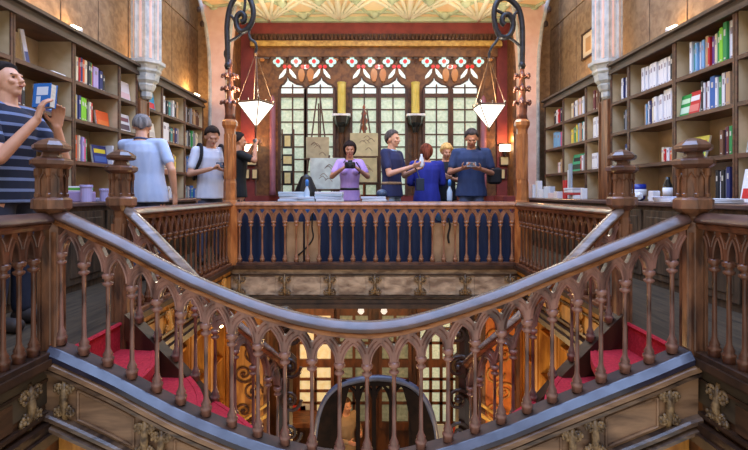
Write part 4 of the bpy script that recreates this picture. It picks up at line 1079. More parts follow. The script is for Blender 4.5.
s = MB().lathe([(.035, 0), (.04, .02), (.04, .15), (.02, .2), (.02, .23)], (2.78, 4.42, Z), 12); s.m = 1; s.lathe([(.042, .05), (.042, .13)], (2.78, 4.42, Z), 12)
one('bottle', s, [mat('dark_bottle', (26, 30, 30), None, .2), WHITE], 'dark bottle with white label beside the right front newel', 'bottle', smooth=True)
for k in range(4): cbox('magazine', 2.66, 4.12 - .0 * k, Z + .012 * k, .24, .3, .011, (226 - 8 * k, 226 - 6 * k, 230), ['lowest', 'second', 'third', 'topmost'][k] + ' white magazine in the stack right of the front newel', 'magazine', .06 * k - .1)
for k in range(3): cbox('magazine', 2.70, 3.72, Z + .012 * k, .26, .32, .011, (222, 222, 226), ['lowest', 'middle', 'topmost'][k] + ' white magazine in the stack near the right picture edge', 'magazine', -.06 * k + .05)
items = [(6.05, (230, 230, 232), .07, .06, .14, 'white carton beside the right pilaster'), (6.25, (232, 232, 232), .14, .22, .05, 'white flat box low beside pilaster'), (6.5, (226, 226, 230), .04, .10, .40, 'tall narrow white display stand on the right counter'),
         (6.62, (196, 40, 40), .05, .10, .26, 'red upright leaflet box beside the tall white stand'), (6.85, (230, 222, 224), .12, .18, .10, 'off-white box left of the red leaflet box'), (7.05, (226, 200, 196), .12, .14, .08, 'pinkish white box on the right counter'),
         (7.25, (206, 216, 230), .10, .16, .18, 'pale blue carton on the right counter'), (7.5, (226, 228, 234), .10, .12, .14, 'small white carton beside the pale blue one'), (7.7, (232, 232, 236), .08, .14, .28, 'tall white carton near the right lamp post'), (7.9, (222, 224, 230), .08, .16, .22, 'white carton farthest along the right counter')]
for (yy, c, a, b, h, lb) in items: cbox('carton', 2.72, yy, Z, a, b, h, c, lb, 'box', random.uniform(-.3, .3))
for k in range(3): cbox('book', 2.68, 6.27, Z + .052 + .032 * k, .16, .24, .03, [(190, 60, 60), (230, 230, 230), (200, 200, 210)][k], ['red', 'white', 'pale grey'][k] + ' book in the pile on the flat box beside the pilaster', 'book', .05 * k)
cbox('leaflet', 2.70, 6.42, Z + .0, .02, .1, .48, (150, 164, 180), 'grey blue leaflet leaning tall beside the red leaflet box', 'leaflet')

# ---------------------------------------------------------------- far display: table with navy cloth, boxes, boards
t = thing('cloth_table', 'long table under navy cloth behind the far balustrade', 'table', (0, 5.78, FL))
s = MB(); s.bbox(-1.58, 5.62, FL + .70, 1.62, 6.02, FL + .73); part('tabletop', s, DARK, t)
s = MB(); n = 160; a = [(-1.6 + 3.24 * i / n, 5.585 + .012 * math.sin(i * .9) * (1)) for i in range(n + 1)]
vs = [(p[0], 5.60, FL + .735) for p in a] + [(p[0], p[1], FL + .72) for p in a] + [(p[0], 5.585 + (p[1] - 5.585) * 1.6, FL + .02) for p in a] + [(p[0], 6.02, FL + .735) for p in a]
m_ = n + 1; fs = [(i, i + 1, m_ + i + 1, m_ + i) for i in range(n)] + [(m_ + i, m_ + i + 1, 2 * m_ + i + 1, 2 * m_ + i) for i in range(n)] + [(3 * m_ + i, 3 * m_ + i + 1, i + 1, i) for i in range(n)]
s.add(vs, fs); part('tablecloth', s, NAVY, t, True)
s = MB()
for x in (-1.5, 1.54):
    for y in (5.66, 5.98): s.bbox(x - .025, y - .025, FL, x + .025, y + .025, FL + .7)
part('legs', s, DARK, t)
for (a, b, top, lb) in ((286.5, 303, 222, 'left brown cardboard panel behind the far balusters'), (305, 320, 221, 'brown cardboard panel beside it with a black cable across'), (433, 459, 223, 'wide brown cardboard box behind the balusters on the right')):
    p0 = W(a, top, 5.5); p1 = W(b, 263, 5.5); s = MB(); s.bbox(p0.x, 5.49, FL + .001, p1.x, 5.555, p0.z, .004)
    if a > 400: s.m = 0
    one('cardboard_box', s, CARD, lb, 'box')
s = MB(); s.tube(cr([W(313, 210, 5.48), W(312, 226, 5.48), W(313, 238, 5.48), W(306, 248, 5.48), W(296, 257, 5.48)], 6), .008, 6); one('cable', s, BLACK, 'black cable trailing down over the cardboard panels', 'cable')
s = MB(); s.tube(cr([W(448, 218, 5.48), W(450, 226, 5.48), W(448, 236, 5.48), W(449, 243, 5.48)], 6), .012, 6); one('cable', s, BLACK, 'short black cable over the wide cardboard box', 'cable')
s = MB().ell(W(309.5, 213, 5.53), (.06, .02, .07), 10, 8); one('bag', s, mat('bright_blue', (40, 110, 180), None, .5), 'small bright blue bag above the cabled cardboard', 'bag', smooth=True)
s = MB().ell(W(440, 216, 5.53), (.06, .02, .06), 10, 8); one('bag', s, mat('bright_blue', (40, 110, 180), None, .5), 'small bright blue bag above the wide cardboard box', 'bag', smooth=True)
TZ = FL + .736
k = 0
for (px, w_, n_, lab) in ((295, .36, 4, 'left stack on the far table'), (330, .34, 4, 'stack beside the blue bottle'), (309, .2, 2, 'short stack before the blue bottle'), (374, .3, 2, 'stack between the lilac woman and navy polo man')):
    p = W(px, 198, 5.85)
    for j in range(n_):
        cbox('book', p.x + random.uniform(-.015, .015), 5.80 if px != 309 else 5.68, TZ + j * .03, w_, .18 if px != 309 else .08, .029, random.choice([(226, 228, 232), (206, 214, 226), (190, 206, 216)]), '%s pale book of the %s' % (['lowest', 'second', 'third', 'topmost'][j], lab), 'book', random.uniform(-.08, .08))
def spray(px, lab):
    p = W(px, 0, 5.72); s = MB(); s.lathe([(.03, 0), (.034, .02), (.034, .12), (.016, .17), (.014, .19)], (p.x, 5.72 if px < 400 else 5.75, TZ), 12); s.m = 1; s.lathe([(.02, .19), (.022, .25), (.012, .27)], (p.x, 5.72 if px < 400 else 5.75, TZ), 10)
    one('bottle', s, [mat('pale_bottle', (186, 208, 226), None, .15), mat('bottle_cap_blue', (60, 130, 206), None, .4)], lab, 'bottle', smooth=True)
spray(307, 'slim bottle with blue cap standing near the left stacks of books'); spray(450, 'water bottle standing between the blue shirt and the phone man')
for (a, b, c, d_, cc, lb, yy) in ((310, 158, 345, 189, (206, 216, 206), 'large pale map board leaning on the easel left of the lilac woman', 7.6), (350, 133, 378, 156, (206, 192, 146), 'small parchment sheet on the easel above the lilac woman', 8.2),
                                  (356, 157, 377, 182, (200, 186, 136), 'parchment sheet directly below the small parchment', 8.2), (306, 137, 329, 158, (190, 176, 140), 'brown printed sheet on the tall easel above the map board', 8.3)):
    p0 = W(a, b, yy); p1 = W(c, d_, yy)
    t = thing('display_board', lb, 'board', ((p0.x + p1.x) / 2, yy, p1.z))
    s = MB(); s.bbox(p0.x, yy, p1.z, p1.x, yy + .02, p0.z, .004); part('sheet', s, mat('sheet_%d_%d' % (a, b), cc, tuple(int(x * .86) for x in cc), .8, 6), t)
    s = MB(); q = random.Random(a)
    for i in range(5):
        x0 = p0.x + (p1.x - p0.x) * q.uniform(.1, .7); z0_ = p1.z + (p0.z - p1.z) * q.uniform(.15, .8); s.tube(cr([(x0, yy - .001, z0_), (x0 + .06, yy - .001, z0_ + .04), (x0 + .12, yy - .001, z0_ - .02)], 3), .005, 4)
    part('drawing_lines', s, mat('sheet_ink', (130, 110, 90), None, .8), t)
def easel(px, topy, yy, lab, w_=.3, bars=()):
    p = W(px, topy, yy); t = thing('easel', lab, 'easel', (p.x, yy, FL))
    for sg in (-1, 1):
        s = MB(); s.tube([(p.x + sg * .03, yy + .06, p.z), (p.x + sg * w_, yy - .02, FL + .012)], .014, 6); part('leg', s, FACD, t)
    s = MB(); s.tube([(p.x, yy + .08, p.z - .1), (p.x, yy + .2, FL + .012)], .014, 6); part('leg', s, FACD, t)
    for (bx, by) in bars:
        q = W(bx, by, yy - .08); s = MB(); s.bbox(q.x - .22, yy - .09, q.z - .03, q.x + .22, yy + .03, q.z - .002); part('ledge', s, FACD, t)
easel(318, 97, 8.38, 'tall dark easel carrying the brown printed sheet', .35, ((317, 158),)); easel(365, 108, 8.28, 'dark easel carrying the two parchment sheets', .35, ((364, 156), (366, 182))); easel(331, 155, 7.68, 'low easel behind the large map board', .4, ((328, 189),))
for k, (py, lb) in enumerate(((141, 'top small black framed parchment left of the easels'), (160, 'middle small black framed parchment left of the easels'), (178, 'bottom small black framed parchment left of the easels'))):
    yy = 8.0; p = W(287.5, py, yy); t = thing('framed_picture', lb, 'picture', (p.x, yy, p.z - .13)); hw = .085 if k != 1 else .105; hh = .125 if k != 1 else .10
    s = MB(); s.bbox(p.x - hw, yy, p.z - hh, p.x + hw, yy + .03, p.z + hh); part('frame', s, BLACK, t)
    s = MB(); s.box(p.x - hw + .035, yy - .004, p.z - hh + .035, p.x + hw - .035, yy, p.z + hh - .035); part('print', s, mat('parchment', (206, 186, 120), (220, 204, 146), .8, 9), t)
s = MB(); 
for x_ in (-.1, .1): s.bbox(W(287.5, 0, 8.0).x + x_ - .012, 8.035, FL, W(287.5, 0, 8.0).x + x_ + .012, 8.06, 2.1)
s.bbox(W(287.5, 0, 8.0).x - .11, 8.035, .9, W(287.5, 0, 8.0).x + .11, 8.06, .93); one('display_stand', s, FACD, 'slim dark stand holding three small black frames', 'stand')
s = MB(); p = W(306, 175, 7.0); s.lathe([(.20, .7), (.18, .85), (.08, 1.08), (.02, 1.12)], (p.x, 7.0, FL), 12, sy=.4); s.bbox(p.x - .2, 6.9, FL, p.x + .2, 7.1, .93)
one('covered_stand', s, BLACK, 'black cloth heap behind the left stacks of pale books', 'cloth')
for (px, py, lb) in ((353, 122, 'ornate brown finial before the middle window'),):
    p = W(364, 118, 8.6); s = MB(); s.lathe([(.02, -1.1), (.02, -.25), (.07, -.2), (.03, -.12), (.08, -.05), (.03, .02), (.055, .08), (.02, .14), (.03, .2), (.004, .26)], p, 8); s.lathe([(.1, FL - p.z), (.1, FL - p.z + .03), (.02, FL - p.z + .08), (.02, -1.0)], p, 10)
    one('wooden_stand', s, mat('red_brown_wood', (120, 56, 30), (150, 76, 44), .4, 9), 'turned reddish wooden stand before the middle window', 'stand', smooth=True)

# wall sconces with framed notices beneath
for i, (px, lab) in enumerate(((250, 'left'), (505, 'right'))):
    yy = 8.62; p = W(px + 1, 150, yy); t = thing('wall_sconce', 'glowing %s wall lantern on the maroon wall above framed notices' % lab, 'wall lamp', (p.x, yy, p.z))
    s = MB(); s.bbox(p.x - .11, yy - .03, p.z - .02, p.x + .11, yy + .06, p.z + .10, .01); part('shade', s, mat('sconce_glow', (255, 236, 190), None, .3, emit=4.5), t)
    s = MB(); s.bbox(p.x - .14, yy - .05, p.z + .10, p.x + .14, yy + .18, p.z + .12); s.box(p.x - .02, yy + .04, p.z - .1, p.x + .02, yy + .18, p.z + .12); part('bracket', s, BLACK, t)
    lamp('POINT', 'sconce_light', (p.x, yy - .08, p.z + .2), 7, (1, .5, .18), radius=.05)
    for k, (dx, py, hw, hh) in enumerate(((0, 161, .12, .09), (-.075, 174, .06, .1), (.075, 174, .06, .1))):
        q = W(px + 1, py, 8.76); x_ = q.x + dx; f = thing('framed_notice', ['wide upper', 'lower left', 'lower right'][k] + ' framed notice under the %s wall lantern' % lab, 'notice', (x_, 8.74, q.z - hh))
        s = MB(); s.bbox(x_ - hw, 8.74, q.z - hh, x_ + hw, 8.785, q.z + hh); part('frame', s, FACD, f)
        s = MB(); s.box(x_ - hw + .02, 8.733, q.z - hh + .02, x_ + hw - .02, 8.739, q.z + hh - .02); part('sheet', s, mat('notice_sheet', (220, 196, 140), None, .7), f)
s = MB(); s.bbox(W(497, 0, 8.3).x, 7.9, FL, W(516, 0, 8.3).x, 8.5, .95); one('cabinet', s, RED, 'low maroon cabinet below the right wall lantern', 'cabinet')

# ---------------------------------------------------------------- people
def remesh(mb, name, m, vox, sm=2):
    me = mesh(mb, name + '_raw', m); o = bpy.data.objects.new('tmp', me); C.objects.link(o)
    r = o.modifiers.new('r', 'REMESH'); r.mode = 'VOXEL'; r.voxel_size = vox
    q = o.modifiers.new('s', 'SMOOTH'); q.factor = .5; q.iterations = sm
    dg = bpy.context.evaluated_depsgraph_get(); ne = bpy.data.meshes.new_from_object(o.evaluated_get(dg))
    bpy.data.objects.remove(o); bpy.data.meshes.remove(me); ne.name = name
    ne.materials.clear(); ne.materials.append(m)
    ne.polygons.foreach_set('use_smooth', [True] * len(ne.polygons)); return ne
def hand(s, wr, dr, pn, side, curl=.7, k=1.0):
    """wrist, direction of the palm, palm normal; five fingers"""
    wr = Vector(wr); d = Vector(dr).normalized(); n = Vector(pn); n = (n - d * n.dot(d)).normalized(); u = d.cross(n).normalized() * side
    for a in (-.024, -.008, .008, .024): s.cap(wr + d * .012 + u * a * .7, .016 * k, wr + d * .085 * k + u * a, .013 * k, 8)
    for i, (a, L) in enumerate(((-.03, .062), (-.010, .075), (.010, .082), (.03, .074))):
        b = wr + d * .088 * k + u * a * k
        d1 = (d * math.cos(curl * .6) + n * math.sin(curl * .6)); d2 = (d * math.cos(curl * 1.7) + n * math.sin(curl * 1.7)); d3 = (d * math.cos(curl * 2.4) + n * math.sin(curl * 2.4))
        p1 = b + d1 * L * .48 * k; p2 = p1 + d2 * L * .32 * k; p3 = p2 + d3 * L * .22 * k
        s.cap(b, .0095 * k, p1, .009 * k, 8); s.cap(p1, .009 * k, p2, .0082 * k, 8); s.cap(p2, .0082 * k, p3, .0072 * k, 8)
    b = wr + d * .03 + u * .028; p1 = b + (d * .6 + u * .75 + n * .4).normalized() * .045 * k; p2 = p1 + (d * .8 + u * .2 + n * .7).normalized() * .032 * k
    s.cap(b, .013 * k, p1, .011 * k, 8); s.cap(p1, .011 * k, p2, .009 * k, 8)
def person(label, x, y, h, heading, arms, skin, top, bottom, hair, hairc, pitch=0, yaw=0, roll=0, lean=0.0, vox=.008, wide=1.0, sleeve='short', female=False, bald=False, leanx=0.0, collar=None, nohands=False, z=FL, belt=None, pack=None, holds=None):
    k = h / 1.70
    T = Matrix.Translation((x, y, z)) @ Matrix.Rotation(heading, 4, 'Z') @ Matrix.Scale(k, 4)
    W_ = wide
    def LN(p):     # lean of the upper body
        p = Vector(p); f = max(0, p.z - .95); return Vector((p.x + leanx * f, p.y - lean * f, p.z))
    sh = [LN((sg * .175 * W_, .0, 1.385)) for sg in (-1, 1)]
    s = MB()
    # trunk
    tor = [(0, 0, .80, .14, .10), (0, 0, .88, .165 * W_, .115), (0, 0, .98, .145 * W_, .105), (0, 0, 1.08, .14 * W_, .10), (0, 0, 1.2, .155 * W_, .11), (0, 0, 1.3, .165 * W_, .115), (0, .005, 1.38, .15 * W_, .09), (0, .01, 1.43, .08, .06)]
    def tl(g): return [(LN((a, b, c)).x, LN((a, b, c)).y, c, (rx + g) , ry + g) for a, b, c, rx, ry in tor]
    s.loft(tl(0))
    s.cap(LN((0, .012, 1.38)), .062, LN((0, 0, 1.50)), .054)
    for sg in (-1, 1):
        s.cap(LN((sg * .09, 0, 1.385)), .055, sh[0 if sg < 0 else 1], .052)
        s.cap((sg * .09, 0, .86), .088, (sg * .10, -.005, .48), .058); s.cap((sg * .10, -.005, .48), .056, (sg * .105, .02, .09), .036); s.cap((sg * .105, .03, .06), .04, (sg * .115, -.13, .035), .034)
    for i, (el, wr, hd, pn, cu) in enumerate(arms):
        el = Vector(el); wr = Vector(wr); s.cap(sh[i], .050, el, .038); s.cap(el, .040, wr, .026)
        hand(s, wr, hd, pn, 1 if i == 0 else -1, cu)
    # head
    hc = LN((0, -.01, 1.585)); R = Matrix.Translation(LN((0, 0, 1.48))) @ Matrix.Rotation(yaw, 4, 'Z') @ Matrix.Rotation(pitch, 4, 'X') @ Matrix.Rotation(roll, 4, 'Y')
    hT = R @ Matrix.Translation((0, -.012, .105))
    s.T = hT
    s.ell((0, .012, .02), (.076, .094, .094), 18, 14); s.ell((0, -.022, -.035), (.058, .066, .074), 16, 12); s.ell((0, -.05, -.085), (.032, .03, .026), 12, 8)
    s.cap((0, -.086, .012), .009, (0, -.106, -.024), .014); s.ell((0, -.084, .022), (.045, .014, .012), 10, 6)
    for sg in (-1, 1):
        s.ell((sg * .078, .008, -.012), (.012, .02, .031), 8, 8); s.ell((sg * .040, -.07, -.025), (.022, .018, .02), 8, 6); s.ell((sg * .012, -.098, -.03), (.008, .008, .007), 6, 5)
    s.ell((0, -.083, -.056), (.024, .014, .010), 10, 6)
    s.T = None
    me = remesh(s, 'person', skin, vox, 2)
    me.transform(Matrix.Scale(k, 4))
    body = link('person', me); body.location = (x, y, z); body.rotation_euler = (0, 0, heading)
    body['label'] = label; body['category'] = 'person'
    def child(nm, mb, m, v=None, smooth=True, lab=None):
        if v: me = remesh(mb, nm, m, v, 3)
        else: me = mesh(mb, nm, m, smooth)
        me.transform(Matrix.Scale(k, 4)); o = link(nm, me, body)
        if lab: o['label'] = lab
        return o
    # eyes, brows, mouth
    e = MB(); e.T = hT
    for sg in (-1, 1): e.ell((sg * .030, -.079, .003), (.009, .007, .0045), 10, 6)
    child('eyes', e, cmat((40, 28, 24)))
    e = MB(); e.T = hT; e.ell((0, -.093, -.056), (.020, .008, .0055), 10, 6); child('lips', e, cmat((160, 84, 76)))
    # hair
    e = MB(); nu, nv = 28, 20; vs = []; fs = []
    for j in range(nv + 1):
        th = -PI / 2 + PI * j / nv
        for i in range(nu):
            a = 2 * PI * i / nu; d = Vector((math.cos(th) * math.cos(a), math.cos(th) * math.sin(a), math.sin(th)))
            az = abs(math.degrees(math.atan2(d.x, -d.y))); elv = math.degrees(th)
            lim = 27 if az < 45 else (27 - (az - 45) * .9 if az < 90 else (-13 - (az - 90) * .55))
            if female: lim -= 8
            if hair == 'long' and az > 75: lim = -75
            on = elv > lim
            if bald and elv > 50 and az > 90: on = False
            g = (.030 if hair == 'long' and az > 60 else .017) if on else -.014
            if hair == 'curly' and on: g += .008 + .008 * math.sin(7 * a) * math.cos(9 * th)
            vs.append((d.x * (.076 + g), .014 + d.y * (.094 + g), .022 + d.z * (.096 + g)))
    for j in range(nv):
        for i in range(nu): l = (i + 1) % nu; fs.append((j * nu + i, j * nu + l, (j + 1) * nu + l, (j + 1) * nu + i))
    e.T = hT; e.add(vs, fs)
    if hair == 'long': e.cap((0, .085, .0), .06, (0, .08, -.10), .045)
    if hair == 'tied': e.ell((0, .105, .03), (.04, .035, .04), 12, 8)
    for sg in (-1, 1): e.tube([(sg * .018, -.083, .022), (sg * .034, -.081, .026), (sg * .045, -.074, .021)], .003, 5)
    child('hair', e, mat('hair_%d_%d_%d' % hairc, hairc, tuple(min(255, int(c * 1.5 + 8)) for c in hairc), .8, 40, (1, 1, .2), .4, spec=.15))
    # top
    e = MB(); lo = tl(.016); lo[0] = (*lo[0][:3], .165 * W_ + .022, .138); lo = lo[:-1] + [(lo[-1][0], lo[-1][1], 1.42, .095, .072)]
    e.loft(lo)
    if female:
        for sg in (-1, 1): e.ell(LN((sg * .075, -.085, 1.25)), (.07, .06, .065), 12, 8)
    for i, (el, wr, *_r) in enumerate(arms):
        el = Vector(el); wr = Vector(wr); sg = -1 if i == 0 else 1
        e.cap(LN((sg * .09, 0, 1.385)), .064, sh[i], .060)
        if sleeve == 'short': e.cap(sh[i], .060, sh[i] + (el - sh[i]) * .66, .056)
        else: e.cap(sh[i], .066, el, .056); e.cap(el, .056, el + (wr - el) * .9, .040)
    child('shirt', e, top, .011)
    if collar:
        e = MB(); c = LN((0, .0, 1.435)); e.tube([(c.x + .072 * math.cos(a), c.y + .06 * math.sin(a), c.z + .012 * math.sin(a)) for a in [i * PI / 8 for i in range(17)]], .012, 6); child('collar', e, collar)
    # trousers, shoes
    e = MB(); e.loft([(0, 0, .80, .155 * W_, .12), (0, 0, .86, .165 * W_ + .008, .122), (0, 0, .95, .148 * W_ + .004, .112)])
    for sg in (-1, 1): e.cap((sg * .085, 0, .80), .088, (sg * .10, -.005, .48), .072); e.cap((sg * .10, -.005, .48), .075, (sg * .105, .02, .12), .06)
    child('trousers', e, bottom, .014)
    e = MB()
    for sg in (-1, 1): e.cap((sg * .105, .035, .05), .05, (sg * .115, -.14, .046), .046)
    child('shoes', e, cmat((50, 40, 36)), .012)
    if belt:
        e = MB(); e.loft([(0, 0, .965, .166 * W_, .126), (0, 0, 1.0, .163 * W_, .124)]); child('belt', e, belt)
    return body, (lambda p: T @ Vector(p)), k
SLT = lambda a, b: (a, b)
FWD = (0, -1, 0)
# 1 reader at left edge, facing right, looking up, hands raised with a book
p1, t1, k1 = person('man in dark striped shirt at the left edge kissing a raised blue book', -2.27, 2.92, 1.65, math.radians(86),
    [((-.24, -.14, 1.07), (-.10, -.26, 1.32), (.1, -.25, 1), (.7, -.5, 0), .5), ((.22, -.20, 1.06), (.09, -.24, 1.30), (-.1, -.2, 1), (-.7, -.5, 0), .5)][::1], SKIN, STRIPE, cloth((40, 44, 60)), 'short', (26, 20, 18), pitch=-.22, vox=.006, lean=-.04)
def heldbook(P, T, loc, sz, c, c2, lab, rx=0, rz=0):
    b = thing('book', lab, 'book', T(loc)); b.rotation_euler = (rx, 0, rz)
    a, d, h_ = sz; s = MB(); s.bbox(-a / 2, -d / 2, 0, a / 2, -d / 2 + .004, h_, .001); s.bbox(-a / 2, d / 2 - .004, 0, a / 2, d / 2, h_, .001); s.bbox(-a / 2 - .003, -d / 2, 0, -a / 2 + .003, d / 2, h_, .001); link('cover', mesh(s, 'cover', cmat(c)), b)
    s = MB(); s.box(-a / 2 + .003, -d / 2 + .004, .004, a / 2 - .006, d / 2 - .004, h_ - .004); link('pages', mesh(s, 'pages', PAPER), b)
    s = MB(); s.box(-a * .3, -d / 2 - .001, h_ * .5, a * .35, -d / 2, h_ * .85); s.box(-a * .3, -d / 2 - .001, h_ * .15, -a * .05, -d / 2, h_ * .45); link('cover_picture', mesh(s, 'cover_picture', cmat(c2)), b)
    return b
heldbook(p1, t1, (0.0, -.225, 1.41), (.12, .05, .15), (40, 110, 186), (214, 222, 236), 'blue book with pale pictures held up at the striped man\'s lips', rx=math.radians(-6), rz=math.radians(-8))
# 2 grey haired man from behind
person('grey haired man in pale blue shirt seen from behind at the left shelves', -2.14, 4.42, 1.60, math.radians(172),
    [((-.27, .02, 1.12), (-.26, -.05, .88), (0, -.1, -1), (1, 0, 0), .5), ((.24, -.16, 1.14), (.12, -.36, 1.12), (-.3, -1, .1), (-1, 0, -.3), .5)], SKIN, cloth((176, 192, 222), (196, 208, 232)), cloth((60, 64, 84)), 'short', (96, 92, 90), pitch=.35, yaw=.5, wide=1.2, bald=True, lean=.1, leanx=.2, collar=cmat((70, 80, 110)))
# 3 backpacker
b3, t3, k3 = person('man in white tee with black backpack looking down at his phone', -1.97, 5.62, 1.64, math.radians(32),
    [((-.25, -.05, 1.10), (-.05, -.26, 1.16), (1, -.35, .12), (0, 0, 1), .6), ((.26, -.08, 1.08), (.12, -.27, 1.14), (-.9, -.5, .12), (0, 0, 1), .6)], SKIN, cloth((212, 218, 236), (228, 232, 244)), cloth((70, 74, 88)), 'short', (40, 32, 28), pitch=.5, lean=.06)
def phone(T, loc, c, lab, rz=0, sz=(.12, .02, .07), nm='phone'):
    s = MB(); p = T(loc); s.bbox(-sz[0] / 2, -sz[1] / 2, 0, sz[0] / 2, sz[1] / 2, sz[2], .006); s.m = 1; s.box(-sz[0] * .42, -sz[1] / 2 - .001, sz[2] * .1, sz[0] * .42, -sz[1] / 2, sz[2] * .9)
    o = link(nm, mesh(s, nm, [c, LENS])); o.location = p; o.rotation_euler = (-.4, 0, rz); o['label'] = lab; o['category'] = nm
    return o
phone(t3, (.06, -.34, 1.17), BLACK, 'black phone in the hands of the white tee man', math.radians(32))
def backpack(T, k, hd, c, lab, size=1.0):
    bp = thing('backpack', lab, 'backpack', T((0, .19, .98))); bp.rotation_euler = (0, 0, hd); 
    s = MB(); s.ell((0, .02, .20), (.15 * size, .085, .24), 16, 12); s.ell((0, .08, .12), (.11 * size, .05, .12), 12, 8); link('bag_body', remesh(s, 'bag_body', c, .014, 3), bp)
    for sg in (-1, 1):
        s = MB(); s.tube(cr([(sg * .13, -.02, .40), (sg * .125, -.14, .475), (sg * .125, -.29, .44), (sg * .14, -.335, .30), (sg * .185, -.25, .14), (sg * .16, -.05, .06)], 6), .019, 6); link('strap', mesh(s, 'strap', c, True), bp)
backpack(t3, k3, math.radians(32), cloth((24, 24, 30)), 'black backpack on the back of the white tee man')
# 4 dark shirt photographer behind the left lamp post
b4, t4, k4 = person('man in black shirt raising a camera behind the left lamp post', -1.86, 6.35, 1.66, math.radians(120),
    [((-.28, -.16, 1.30), (-.09, -.23, 1.53), (.6, -.4, .6), (.5, -1, 0), .6), ((.28, -.16, 1.26), (.09, -.24, 1.53), (-.6, -.4, .6), (-.5, -1, 0), .6)], SKIND, cloth((22, 26, 30)), cloth((30, 32, 40)), 'short', (22, 18, 18), lean=.02, sleeve='short')
phone(t4, (0, -.27, 1.56), SILVER, 'silver compact camera held up behind the left lamp post', math.radians(120), (.11, .03, .07), 'camera')
def dslr(T, loc, hd, lab, L=.09):
    o = thing('camera', lab, 'camera', T(loc)); o.rotation_euler = (0, 0, hd)
    s = MB(); s.bbox(-.07, -.03, -.045, .07, .03, .045, .012); s.bbox(-.03, -.03, .04, .03, .025, .068, .008); s.bbox(-.074, -.045, -.045, -.045, -.02, .04, .008); link('camera_body', mesh(s, 'camera_body', BLACK), o)
    s = MB(); s.T = Matrix.Rotation(PI / 2, 4, 'X'); s.lathe([(.035, .02), (.038, .03), (.038, .03 + L), (.034, .035 + L)], (0, 0, 0), 16); link('lens', mesh(s, 'lens', BLACK, True), o)
    s = MB(); s.T = Matrix.Rotation(PI / 2, 4, 'X'); s.lathe([(.03, .036 + L), (.028, .037 + L)], (0, 0, 0), 16); link('lens_glass', mesh(s, 'lens_glass', LENS, True), o)
# 5 woman in lilac
b5, t5, k5 = person('woman in lilac top pointing a black camera at the viewer', -.34, 6.55, 1.55, math.radians(4),
    [((-.27, -.10, 1.17), (-.115, -.27, 1.28), (.55, -.5, .35), (.7, 0, -.2), .6), ((.27, -.10, 1.17), (.115, -.27, 1.28), (-.55, -.5, .35), (-.7, 0, -.2), .6)], SKIND, cloth((176, 140, 206), (196, 162, 220)), cloth((24, 22, 26)), 'long', (28, 20, 20), female=True, pitch=.12, wide=.92, belt=BLACK)
dslr(t5, (0, -.33, 1.33), math.radians(4), 'black camera with round lens held by the woman in lilac')
s = MB(); s.tube(cr([t5((-.06, -.06, 1.43)), t5((-.1, -.15, 1.38)), t5((-.07, -.26, 1.39))], 4), .005, 5); s.tube(cr([t5((.09, -.27, 1.38)), t5((.15, -.26, 1.28)), t5((.13, -.24, 1.2))], 5), .009, 5)
one('camera_strap', s, BLACK, 'black camera strap dangling from the woman in lilac\'s hands', 'strap')
# 6 navy polo man with bottle
b6, t6, k6 = person('man in navy polo and jeans, turned right, holding a white bottle', .24, 6.30, 1.68, math.radians(58),
    [((-.24, -.10, 1.10), (-.04, -.34, 1.20), (.3, -1, .25), (.6, 0, .5), .8), ((.25, -.06, 1.09), (.12, -.34, 1.18), (-.3, -1, .2), (-.6, 0, .5), .8)], SKIN, cloth((34, 40, 78), (44, 50, 90)), cloth((150, 172, 200), (170, 190, 214)), 'short', (60, 54, 52), pitch=.05, wide=1.12, collar=cmat((150, 190, 226)), belt=cmat((170, 140, 110)))
s = MB(); p = t6((.02, -.44, 1.19)); s.lathe([(.028, 0), (.032, .02), (.032, .1), (.013, .15), (.013, .17)], p, 12); one('bottle', s, mat('white_bottle', (222, 228, 236), None, .2), 'white bottle held by the man in navy polo', 'bottle', smooth=True)
cbox('camera_bag', .60, 6.08, 1.03, .10, .10, .16, (30, 44, 60), 'dark teal camera bag hanging between navy polo man and blue shirt', 'bag')
s = MB(); s.tube([(.60, 6.08, 1.18), (.56, 6.12, 1.3), (.50, 6.14, 1.38)], .008, 6); one('bag_strap', s, BLACK, 'thin strap of the dark teal camera bag', 'strap')
s = MB(); s.ell((.10, 6.05, .995), (.07, .06, .055), 14, 10); s.lathe([(.05, 0), (.055, .01), (.05, .02)], (.1, 6.05, .925), 10); one('camera_lens', s, mat('slate_grey', (70, 86, 110), None, .3), 'round grey camera case at the hip of the navy polo man', 'case', smooth=True)
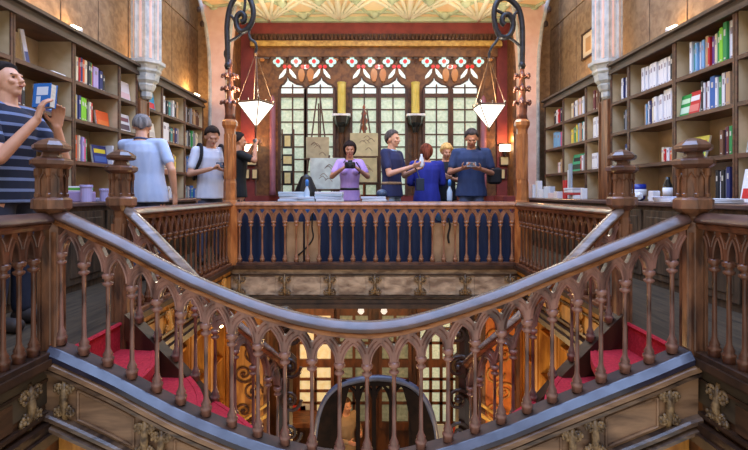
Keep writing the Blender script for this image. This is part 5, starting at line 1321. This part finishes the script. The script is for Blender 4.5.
# 7 blue hooded top from behind
b7, t7, k7 = person('person with auburn hair and royal blue top seen from behind', .74, 6.52, 1.52, math.radians(180),
    [((-.26, -.08, 1.10), (-.14, -.28, 1.08), (.3, -1, 0), (1, 0, 0), .6), ((.26, -.08, 1.10), (.14, -.28, 1.08), (-.3, -1, 0), (-1, 0, 0), .6)], SKIN, cloth((30, 38, 128), (42, 50, 150)), cloth((40, 44, 90)), 'long', (88, 44, 30), female=True, pitch=.25, sleeve='long', wide=1.2, lean=.12)
# 8 blonde
b8, t8, k8 = person('blonde person in dark top half hidden left of the phone man', 1.06, 6.90, 1.56, math.radians(-10),
    [((-.24, -.05, 1.10), (-.10, -.27, 1.14), (.6, -.6, .2), (.7, 0, .4), .6), ((.22, -.1, 1.1), (.10, -.27, 1.14), (-.6, -.6, .2), (-.7, 0, .4), .6)], SKIN, cloth((26, 28, 34)), cloth((40, 40, 50)), 'curly', (176, 136, 84), female=True, pitch=.3, yaw=.3)
# 9 dark tee man with phone and shoulder bag
b9, t9, k9 = person('man in dark blue tee looking down at a silver phone, black shoulder bag', 1.29, 6.20, 1.69, math.radians(-8),
    [((-.28, -.04, 1.12), (-.13, -.26, 1.16), (.6, -.7, .1), (.5, 0, .8), .7), ((.28, -.04, 1.10), (.10, -.27, 1.15), (-.7, -.6, .1), (-.5, 0, .8), .7)], SKIND, cloth((38, 54, 92), (50, 68, 108)), cloth((84, 96, 128)), 'short', (44, 40, 40), pitch=.5, wide=1.15, lean=.03)
phone(t9, (-.02, -.36, 1.17), SILVER, 'silver phone in the hands of the dark blue tee man', math.radians(-8))
s = MB(); p = t9((.30, -.02, .96)); s.bbox(p.x - .09, p.y - .06, p.z, p.x + .09, p.y + .06, p.z + .22, .03); s.tube(cr([(p.x, p.y, p.z + .2), t9((.20, -.02, 1.3)), t9((.08, -.08, 1.46))], 5), .012, 6); one('shoulder_bag', s, cloth((24, 24, 28)), 'black shoulder bag at the side of the dark blue tee man', 'bag')
# 10 visitor on the ground floor
pg = W(347, 420, 7.6)
person('visitor in beige jacket on the ground floor seen through the dark parapet', pg.x - .02, 7.6, 1.66, math.radians(40),
    [((-.26, -.04, 1.10), (-.12, -.24, 1.10), (.4, -1, 0), (1, 0, 0), .6), ((.26, -.04, 1.10), (.12, -.24, 1.2), (-.4, -1, 0), (-1, 0, 0), .6)], SKIN, cloth((150, 130, 104)), cloth((60, 56, 56)), 'short', (60, 44, 34), sleeve='long', z=-4.0, vox=.012)
